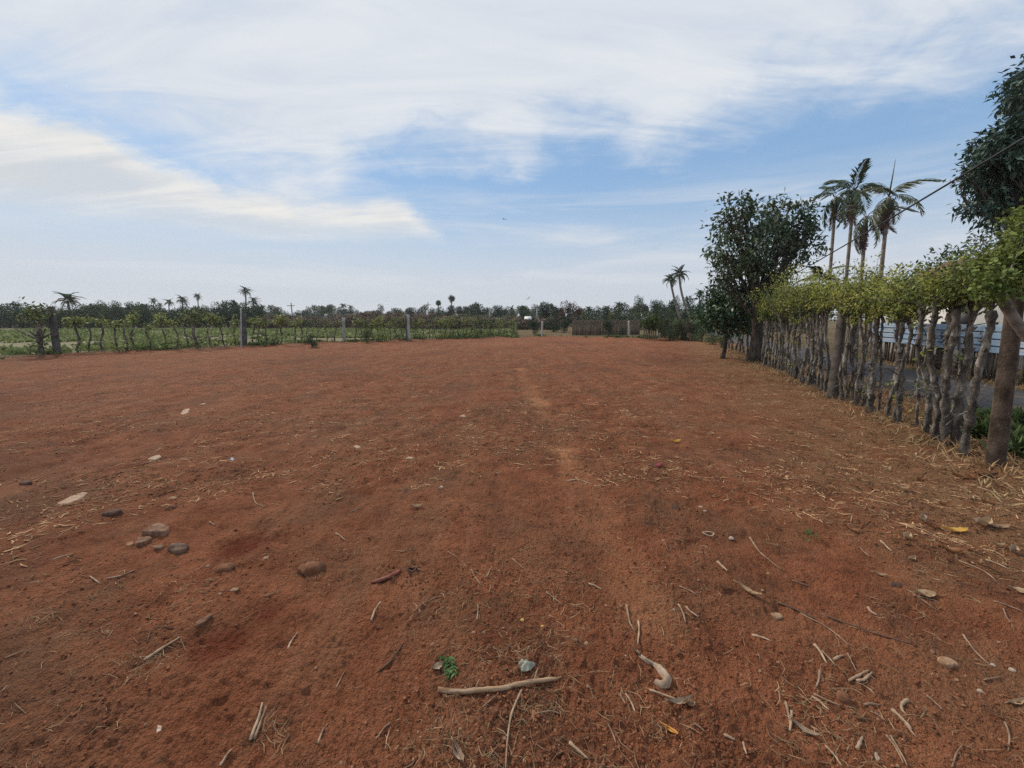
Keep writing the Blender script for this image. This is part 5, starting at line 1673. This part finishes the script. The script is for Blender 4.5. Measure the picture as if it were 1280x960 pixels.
twig(((318, 925), (333, 883)), 0.005, 'twig', 'straight stick, right one of a pair')
twig(((474, 841), (488, 830), (503, 805)), 0.005, 'dark_twig', 'dark grey crooked twig')
twig(((184, 804), (188, 792), (198, 785), (219, 786)), 0.0035, 'dark_twig', 'dark twig bent like a hook')
twig(((652, 865), (639, 891), (634, 925), (632, 962)), 0.0042, 'pale_twig', 'long thin stalk running towards the camera')
twig(((972, 752), (996, 764), (1019, 774)), 0.0055, 'dark_twig', 'dark straight twig')
twig(((1025, 768), (1062, 783), (1104, 797), (1144, 806)), 0.0045, 'dark_twig', label='long bowed dark twig crossing the soil behind the straw heap')
twig(((858, 758), (861, 765), (873, 771)), 0.0055, 'pale_twig', 'pale curved stalk')
twig(((1085, 760), (1088, 766), (1096, 770)), 0.006, 'pale_twig', 'short pale curved stalk')
twig(((1135, 875), (1126, 881), (1127, 889), (1133, 893)), 0.006, 'pale_twig', 'pale stalk bent like a hook')
twig(((798, 777), (799, 790), (797, 806)), 0.005, 'pale_twig', 'pale bud-tipped stalk')

# the thorny stick
pth = ground_path([(548, 865), (575, 866.5), (599, 866), (627, 863), (652, 859), (672, 855), (688, 851), (702, 846)], 0.0085, 0.7)
c = pth.mean(0)
st = empty('thorny_stick', (c[0], c[1], c[2]), 'thick pale peeled stick with thorns lying across the foreground', 'stick')
rng = np.random.default_rng(19)
n = len(pth)
tube(mb := MB(), pth - c, np.interp(np.linspace(0, 1, n), [0, .03, .5, .85, 1], [.0088, .0098, .0094, .0082, .0035]) * (1 + .02 * rng.standard_normal(n)), 10, True, 0.05, rng)
mb.obj('shaft', 'peeled_wood', st, smooth=True)
for f, s in ((0.27, 1), (0.735, 1.3), (0.49, 0.5)):
    p = pth[int(f * (n - 1))] - c
    tube(mb := MB(), [p + (0, .004, .004), p + np.array((.004, .018, .014)) * s, p + np.array((.012, .030, .022)) * s], [.006, .003, .0006], 6, True)
    mb.obj('thorn', 'peeled_wood', st, smooth=True)


def rock(px, py, sx, sy, sz, mat, label, name='stone', cat='stone', sink=0.5, rz=0.0, rough=0.22, group=None, proto=None):
    rng = np.random.default_rng(int(px * 11 + py))
    p = g_at(px, py)
    sx, sy, sz = sx * 0.88, sy * 0.88, sz * 0.85
    V, F = proto or ICO2
    k = np.stack([vnoise(V[:, i] * 1.7 + px, V[:, (i + 1) % 3] * 1.7 + py, 90 + i) for i in range(3)], -1)
    V = V * (1 + rough * 2.2 * k.mean(1, keepdims=True) + rough * 0.35 * rng.standard_normal((len(V), 1)))
    V = np.sign(V) * np.abs(V) ** 0.85
    V = V * np.array((sx, sy, sz))
    o = MB().add(V, F).obj(name, mat, None, True, (p[0], p[1], p[2] + sz * (1 - 2 * sink) * 0.8))
    o.rotation_euler = (0, 0, rz)
    return tag(o, label, cat, group)


def pxs(px, py, w):                 # real half-size of a thing w pixels wide at this spot
    p = G(px, py)
    return w / 2 / FPX * (p[1] * math.cos(TH) + CAM_H * math.sin(TH))


rock(388, 712, pxs(388, 711, 35), pxs(388, 711, 26), pxs(388, 711, 21), 'stone', 'large rounded brown stone standing out of the soil', rz=0.4)
rock(280, 711, pxs(280, 711, 24), pxs(280, 711, 19), pxs(280, 711, 12), 'stone', 'reddish oval stone behind the dark red soil patch', rz=0.2)
rock(213, 636, pxs(213, 636, 14), pxs(213, 636, 11), pxs(213, 636, 10), 'stone', 'small upright tan stone beside the dry tuft right of the bark slab', rz=0.7)
rock(215, 623, pxs(215, 623, 14), pxs(215, 623, 9), pxs(215, 623, 4), 'pale_stone', 'flat pale chip behind the small upright tan stone')
rock(141, 642, pxs(141, 642, 21), pxs(141, 642, 13), pxs(141, 642, 10), 'dark_stone', 'dark brown stone right of the pale board', rz=0.3)
rock(32, 605, pxs(32, 605, 15), pxs(32, 605, 11), pxs(32, 605, 8), 'dark_stone', 'dark lump at the far left of the soil')
rock(972, 772, pxs(972, 772, 15), pxs(972, 772, 13), pxs(972, 772, 11), 'pale_stone', 'round tan stone by the dark straight twig')
rock(1185, 829, pxs(1185, 829, 23), pxs(1185, 829, 17), pxs(1185, 829, 13), 'pale_stone', 'pale block-shaped stone on the right foreground soil', rz=-0.2, rough=0.06)
rock(1054, 872, pxs(1054, 872, 17), pxs(1054, 872, 16), pxs(1054, 872, 13), 'stone', 'lumpy tan stone in the straw heap', rz=0.9, rough=0.16)
rock(1121, 732, pxs(1121, 732, 16), pxs(1121, 732, 12), pxs(1121, 732, 9), 'dark_stone', 'black charred lump among sticks on the right')
rock(844, 635, pxs(844, 634, 11), pxs(844, 634, 8), pxs(844, 634, 5), 'dark_stone', 'small dark lump left of the pale crumbs behind the pale loop')
rock(333, 698, pxs(333, 698, 9), pxs(333, 698, 8), pxs(333, 698, 5), 'pale_stone', 'small pale pebble between the reddish oval stone and the large brown stone')
rock(293, 737, pxs(293, 737, 13), pxs(293, 737, 7), pxs(293, 737, 4), 'pale_stone', 'flat pale pebble in front of the reddish oval stone')
rock(552, 610, pxs(552, 609, 6), pxs(552, 609, 5), pxs(552, 609, 5), 'white_scrap', 'tiny white pebble in the middle of the plot')
PB = [(541, 806, 10, 'pebble'), (653, 775, 7, 'yellow_leaf'), (678, 783, 6, 'yellow_leaf'), (733, 805, 8, 'pale_stone'), (720, 800, 7, 'pebble'), (603, 857, 8, 'stone'), (624, 872, 9, 'stone'), (630, 923, 8, 'pale_stone'),
      (603, 926, 7, 'stone'), (427, 954, 9, 'pebble'), (576, 911, 6, 'pale_stone'), (605, 791, 7, 'pebble'), (150, 932, 9, 'stone'), (182, 906, 6, 'pebble'), (260, 708, 7, 'pale_stone'), (275, 743, 7, 'pale_stone'),
      (914, 673, 7, 'white_scrap'), (960, 717, 6, 'pale_stone'), (953, 738, 6, 'pale_stone'), (842, 762, 5, 'white_scrap'), (979, 864, 6, 'pale_stone'), (1265, 838, 10, 'white_scrap'), (1225, 864, 8, 'white_scrap'),
      (1196, 850, 6, 'pale_stone'), (1241, 832, 7, 'white_scrap'), (1207, 845, 5, 'pale_stone'), (829, 676, 6, 'pale_stone'), (876, 634, 6, 'white_scrap'), (881, 639, 5, 'white_scrap'), (973, 828, 6, 'pale_stone'),
      (950, 839, 5, 'pale_stone'), (1031, 614, 5, 'pale_stone'), (1165, 815, 8, 'pebble'), (735, 858, 6, 'pale_stone'), (343, 926, 5, 'pebble'), (395, 835, 6, 'pebble')]
for (px, py, w, m) in PB:
    h = pxs(px, py, w) * 0.85
    rock(px, py, h, h * 0.85, h * 0.75, m, where({'white_scrap': 'tiny whitish pebble', 'yellow_leaf': 'tiny yellow pebble', 'stone': 'little brown pebble', 'pebble': 'little pinkish pebble'}.get(m, 'little pale pebble'), px, py),
         'pebble', 'pebble', 0.52, rough=0.25, group='single pebbles on the soil', proto=ICO1)


def slab(pts, thick, mat, label, name, cat, tilt=0.0, seed=1, bow=0.0):
    """a flat irregular piece whose outline is given by photograph pixels on the ground"""
    rng = np.random.default_rng(seed)
    q = np.array([g_at(a, b) for a, b in pts])
    c = q.mean(0)
    q = q - c
    q[:, 2] = 0
    q = np.stack([q, (q + np.roll(q, -1, 0)) / 2], 1).reshape(-1, 3) * (1 + 0.09 * rng.standard_normal((len(q) * 2, 1)))
    m = len(q)
    thick = thick * (0.45 if pts[0][1] > 600 else 0.28)
    up = q.copy() * np.array((0.93, 0.93, 1)); up[:, 2] = thick * (0.8 + 0.4 * rng.random(m)) + tilt * (q[:, 0] - q[:, 0].min())
    inn = up * np.array((0.62, 0.62, 1)) + np.array((0, 0, bow * 0.3)) + rng.standard_normal((m, 3)) * thick * 0.30
    lo = q.copy(); lo[:, 2] = -thick * 0.3
    V = np.concatenate([lo, up, inn, [[0, 0, thick * 0.8 + bow * 0.3]]])
    i = np.arange(m); j = (i + 1) % m
    F = [np.stack([i, j, m + j, m + i], -1), np.stack([m + i, m + j, 2 * m + j, 2 * m + i], -1), np.stack([2 * m + i, 2 * m + j, np.full(m, 3 * m)], -1)]
    z = float(H(c[0], c[1]))
    return tag(MB().add(V, F).obj(name, mat, None, False, (c[0], c[1], z + 0.002)), label, cat)


slab([(72, 630), (84, 631), (99, 625), (111, 616), (103, 615), (88, 621)], 0.022, 'board', 'pale flat board lying on the soil at left', 'board', 'board', seed=2)
slab([(180, 668), (186, 661), (199, 658), (212, 658), (213, 663), (203, 670), (190, 672)], 0.05, 'brown_bark_piece', 'thick flat bark slab left of the dry grass', 'bark_slab', 'bark', seed=3, bow=0.015)
slab([(168, 680), (174, 675), (186, 672), (192, 674), (184, 679), (174, 682)], 0.035, 'brown_bark_piece', 'crumbled bark chunk touching the flat bark slab', 'bark_slab', 'bark', seed=4)
slab([(208, 689), (214, 684), (230, 682), (237, 683), (233, 690), (219, 693)], 0.04, 'dark_twig', 'dark rotten bark piece in front of the flat bark slab', 'bark_slab', 'bark', seed=5)
slab([(158, 682), (160, 678), (166, 678), (168, 681), (163, 683)], 0.02, 'brown_leaf', 'brown crumpled scrap left of the bark chunks', 'scrap', 'scrap', seed=6)
slab([(189, 683), (199, 680), (208, 682), (204, 686), (193, 687)], 0.02, 'brown_bark_piece', 'small brown bark chip between slab and dark rotten piece', 'bark_slab', 'bark', seed=7)
slab([(240, 786), (246, 778), (258, 770), (267, 768), (264, 775), (252, 784)], 0.018, 'brown_bark_piece', 'brown flat bark flake beside the fresh red soil patch', 'bark_flake', 'bark', seed=8)
slab([(225, 518), (229, 514), (237, 513), (236, 516), (229, 519)], 0.05, 'board', 'whitish chip far back on the left soil', 'chip', 'chip', seed=9)
slab([(183, 575), (190, 571), (200, 570), (202, 573), (193, 576)], 0.035, 'board', 'pale wood chip behind the pale board', 'chip', 'chip', seed=10)
slab([(248, 506), (252, 504), (258, 504), (256, 506)], 0.04, 'board', 'small pale chip behind the whitish chip', 'chip', 'chip', seed=11)
slab([(506, 574), (511, 571), (518, 573), (513, 575)], 0.03, 'board', 'pale chip in the middle distance left of centre', 'chip', 'chip', seed=12)
slab([(575, 521), (579, 519), (583, 521), (579, 522)], 0.03, 'board', 'small pale chip far back near the centre line', 'chip', 'chip', seed=13)
slab([(442, 559), (446, 556), (452, 559), (447, 561)], 0.03, 'board', 'dull pale chip far back left of the centre line', 'chip', 'chip', seed=14)
slab([(195, 914), (198, 909), (202, 910), (203, 913), (198, 916)], 0.008, 'white_scrap', 'small bright white scrap on the near left soil', 'scrap', 'scrap', seed=15)
slab([(287, 575), (290, 573), (294, 574), (291, 576)], 0.02, 'blue_scrap', 'tiny dark blue scrap on the left soil', 'scrap', 'scrap', seed=16)
slab([(817, 583), (822, 580), (829, 582), (824, 585)], 0.035, 'maroon_scrap', 'small maroon scrap right of the centre', 'scrap', 'scrap', seed=17)
slab([(663, 900), (665, 888), (670, 887), (669, 899), (665, 904)], 0.006, 'brown_leaf', 'brown flat chip in front of the thorny stick', 'chip', 'chip', seed=18)
slab([(1092, 943), (1096, 941), (1101, 949), (1097, 951)], 0.012, 'husk', 'pale chip at the front of the straw heap', 'chip', 'chip', seed=19)


def leaf_obj(px, py, lpx, wpx, rz, mat, label, curl=0.5, name='dry_leaf', cat='leaf', lift=0.004, twist=0.3):
    rng = np.random.default_rng(int(px * 3 + py))
    L, W = pxs(px, py, lpx) * 2, pxs(px, py, wpx)
    n, m = 9, 5
    t = np.linspace(0, 1, n); s = np.linspace(-1, 1, m)
    T, S = np.meshgrid(t, s, indexing='ij')
    w = W * np.sin(np.clip(T * 0.96 + 0.03, 0, 1) * math.pi) ** 0.75 * (1 + 0.10 * rng.standard_normal(T.shape))
    x = (T - 0.5) * L
    y = S * w
    z = curl * W * (S ** 2) * 0.9 + curl * L * 0.20 * (2 * T - 1) ** 2 + twist * W * S * (T - 0.5) + 0.06 * W * rng.standard_normal(T.shape)
    z -= z.min()
    V = np.stack([x, y, z], -1).reshape(-1, 3)
    i, j = np.meshgrid(np.arange(n - 1), np.arange(m - 1), indexing='ij')
    F = np.stack([i * m + j, (i + 1) * m + j, (i + 1) * m + j + 1, i * m + j + 1], -1).reshape(-1, 4)
    p = g_at(px, py)
    mb = MB().add(V, F)
    tube(mb, [(-L * 0.72, 0, z[0, 2]), (-L * 0.48, 0, z[0, 2] + 0.001), (L * 0.40, 0, z[n - 2, 2] + 0.001)], [0.0016, 0.0018, 0.0006], 4, True)
    o = mb.obj(name, mat, None, True, (p[0], p[1], p[2] + lift))
    o.rotation_euler = (0, 0, rz)
    return tag(o, label, cat)


leaf_obj(838, 913, 19, 6, -0.75, 'orange_leaf', 'narrow orange leaf on the soil in front of the husk', 0.3)
leaf_obj(1195, 665, 22, 9, -0.3, 'yellow_leaf', 'bright yellow leaf right of the fence-side litter', 0.7)
leaf_obj(845, 553, 12, 5, 0.1, 'yellow_leaf', 'small yellow leaf in the middle distance right of centre', 0.9)
leaf_obj(1228, 657, 22, 14, 0.2, 'dry_leaf', 'broad pale dry leaf just right of the bright yellow leaf', 0.9)
leaf_obj(1247, 660, 24, 8, -0.2, 'dry_leaf', 'narrow pale dry leaf right of the broad pale one', 0.6)
leaf_obj(1187, 690, 20, 9, -0.8, 'brown_leaf', 'tan brown leaf tipped upright at the end of a twig', 1.0)
leaf_obj(1156, 745, 22, 12, -0.2, 'dry_leaf', 'tan dry leaf lying on crossed sticks', 0.6)
leaf_obj(1275, 741, 20, 12, -0.6, 'dry_leaf', 'tan dry leaf at the right edge of the picture', 0.6)
leaf_obj(907, 737, 17, 8, 0.2, 'brown_leaf', 'curled brown leaf left of the tan dry stalk leaf', 1.0)
leaf_obj(936, 741, 28, 7, -1.0, 'dry_leaf', 'long tan dry leaf behind the round tan stone', 0.8)
leaf_obj(850, 880, 34, 8, 0.15, 'husk', 'pale bow-shaped dry leaf in front of the curled husk', 0.9)
leaf_obj(862, 882, 12, 8, -0.6, 'dry_leaf', 'small crumpled leaf tip at the right end of the bow-shaped leaf', 1.1)
leaf_obj(573, 946, 30, 10, -1.0, 'husk', 'folded pale leaf at the bottom edge left of centre', 1.1)
leaf_obj(1005, 915, 30, 8, -0.85, 'husk', 'long pale dry leaf at the left of the straw heap', 0.9)
leaf_obj(521, 634, 16, 6, 0.0, 'dry_leaf', 'pale dry leaf in the middle of the plot', 0.8)
leaf_obj(1066, 664, 14, 7, -0.6, 'brown_leaf', 'small tan leaf on the bare track near the fence', 0.7)
leaf_obj(1133, 673, 14, 8, 0.5, 'dry_leaf', 'crumpled pale leaf left of the fence-side yellow leaf', 1.2)
leaf_obj(1154, 652, 12, 9, 1.0, 'husk', 'upright pale scrap leaf by the dark twig near the yellow leaf', 1.3)
leaf_obj(1266, 690, 14, 8, 0.4, 'husk', 'pale curled leaf near the right edge behind the sticks', 1.2)
leaf_obj(1248, 683, 12, 6, -0.3, 'dry_leaf', 'small pale leaf left of the pale curled one at the right edge', 0.9)
leaf_obj(1270, 880, 26, 7, 0.15, 'dry_leaf', 'long tan leaf at the lower right edge', 0.7)
leaf_obj(1205, 598, 30, 7, -0.1, 'brown_leaf', 'long brown dry leaf in front of the near fence trunks', 0.9)
leaf_obj(1232, 596, 26, 6, -0.15, 'dead_leaf', 'dark dead leaf just left of the near brown post foot', 0.8)
for (px, py, l, w, a) in ((1150, 600, 14, 6, .3), (1128, 612, 12, 6, -.5), (1180, 632, 14, 5, .1), (1110, 588, 11, 5, .9), (1235, 630, 14, 6, -.2), (1090, 612, 10, 5, .2), (1213, 624, 12, 6, .6), (1060, 572, 9, 4, -.3), (1072, 600, 10, 4, .1),
                          (1168, 660, 13, 6, -.4), (1140, 700, 12, 6, .3), (1215, 690, 13, 6, .1), (1100, 720, 12, 5, -.7), (1010, 560, 8, 4, .2), (985, 540, 8, 4, -.2), (1040, 545, 8, 4, .4)):
    leaf_obj(px, py, l, w, a, ('dry_leaf', 'brown_leaf')[(px // 3) % 2], where(('small tan dry leaf', 'small brown dry leaf')[(px // 3) % 2], px, py), 0.9)['group'] = 'fallen leaves beside the living fence'

# curled husk: a papery strip doubled over
p = np.array([g_at(a, b) for a, b in ((796, 815), (801, 822), (809, 828), (816, 831), (823, 836), (829, 843), (834, 850), (832, 857), (825, 858), (819, 853))])
c = p.mean(0)
hs_ = empty('husk', c, 'curled pale papery husk bent like a hook in the foreground', 'husk')
wv = np.array([.006, .010, .016, .014, .022, .028, .032, .030, .026, .016]) * 0.60
up = np.array([.010, .012, .016, .014, .020, .026, .028, .024, .020, .012])
T = unit(np.gradient(p, axis=0)); N = np.stack([-T[:, 1], T[:, 0], 0 * T[:, 0]], -1)
rng = np.random.default_rng(5)
rows = []
for s in np.linspace(-1, 1, 7):
    rows.append(p - c + N * (wv * s * (1 + 0.08 * rng.standard_normal(10)))[:, None] + np.stack([0 * wv, 0 * wv, up * (1 - s * s) ** 0.7 + 0.003 + 0.0015 * rng.standard_normal(10)], -1))
V = np.stack(rows, 1).reshape(-1, 3)
i, j = np.meshgrid(np.arange(9), np.arange(6), indexing='ij')
F = np.stack([i * 7 + j, (i + 1) * 7 + j, (i + 1) * 7 + j + 1, i * 7 + j + 1], -1).reshape(-1, 4)
MB().add(V, F).obj('shell', 'husk', hs_, smooth=True)
tube(mb := MB(), [p[0] - c + (-.03, .012, .008), p[0] - c + (-.012, .006, .010), p[1] - c + (0, 0, .012)], [.002, .005, .006], 6, True)
mb.obj('stalk', 'dark_twig', hs_, smooth=True)

# red-brown pod, dark coil, pale loop
pp = ground_path([(464, 729), (473, 728), (485, 724), (495, 719), (501, 713)], 0.010, 0.7)
c = pp.mean(0)
n = len(pp)
tube(mb := MB(), pp - c, 0.0135 * np.sin(np.linspace(0.12, 0.94, n) * math.pi) ** 0.55, 8, True, 0.05, rng)
tag(mb.obj('seed_pod', 'red_pod', None, True, c), 'dark red curved seed pod lying in front of a dark coil', 'seed pod')
for (px, py, rr, r, mat, nm, lab, cat) in ((515, 714, 0.022, 0.007, 'dark_stone', 'bark_coil', 'dark ring-shaped coil of bark behind the red pod', 'bark coil'), (885, 669, 0.030, 0.005, 'pale_twig', 'vine_loop', 'pale loop of dry vine on the soil right of centre', 'vine loop')):
    q = g_at(px, py)
    a = np.linspace(0, 1.9 * math.pi, 18)
    tube(mb := MB(), np.stack([np.cos(a) * rr * 1.25, np.sin(a) * rr, 0.004 + 0.010 * (1 + np.sin(a * 2 + 1)) * 0.5 + a * 0.0015], -1), r, 7, True, 0.06, rng)
    tag(mb.obj(nm, mat, None, True, q), lab, cat)

# green sprig with a pale leaf, and crumpled plastic
q = g_at(562, 834)
sp = empty('green_sprig', q, 'small bright green leafy sprig behind the thorny stick', 'plant')
tube(mb := MB(), [(-.02, .03, 0.004), (0, 0, .012), (.02, -.05, .010)], [.0022, .002, .001], 5, True); mb.obj('stem', 'sprig', sp)
rng = np.random.default_rng(12)
mb = MB()
n = 70
f = rng.random(n)
B = np.stack([-.02 + .04 * f, .04 - .085 * f, 0.008 + 0.014 * rng.random(n)], -1) + rng.standard_normal((n, 3)) * np.array((.010, .010, .003))
D = np.stack([rng.choice((-1, 1), n) * (0.5 + rng.random(n)), -0.7 + 0.8 * rng.standard_normal(n), 0.25 * rng.random(n)], -1)
leaves(mb, B, D, 0.022 + 0.012 * rng.random(n), 0.010, rng, 0.15, 0.2)
mb.obj('leaf', 'sprig', sp, kind='stuff')
leaf_obj(547, 836, 16, 9, 0.6, 'husk', 'pale crumpled dry leaf touching the green sprig', 0.7)
q = g_at(658, 833)
k = 9
gx, gy = np.meshgrid(np.linspace(-1, 1, k), np.linspace(-1, 1, k), indexing='ij')
rr_ = np.maximum(np.abs(gx), np.abs(gy)); th_ = np.arctan2(gy, gx)
rd = 0.031 * rr_ * (1 + 0.14 * np.sin(3 * th_ + 1) + 0.08 * np.sin(5 * th_))
V = np.stack([np.cos(th_) * rd * 1.1, np.sin(th_) * rd * 0.95, 0.006 + 0.013 * (1 - rr_ ** 2) + 0.005 * rng.standard_normal((k, k)) * (rr_ < .95)], -1).reshape(-1, 3)
i, j = np.meshgrid(np.arange(k - 1), np.arange(k - 1), indexing='ij')
F = np.stack([i * k + j, (i + 1) * k + j, (i + 1) * k + j + 1, i * k + j + 1], -1).reshape(-1, 4)
tag(MB().add(V, F).obj('plastic_scrap', 'pale_plastic', None, False, q), 'crumpled grey-green plastic scrap behind the right half of the thorny stick', 'scrap')
# little weed seedling on the right of the bare track
q = g_at(1012, 672)
sp = empty('seedling', q, 'tiny green weed seedling near the bare track', 'plant')
mb = MB(); n = 22
leaves(mb, rng.standard_normal((n, 3)) * np.array((.03, .03, .0)) + np.array((0, 0, .012)), sphere_pts(n, rng) + (0, 0, .5), 0.035, 0.012, rng)
mb.obj('leaf', 'weed', sp, kind='stuff')
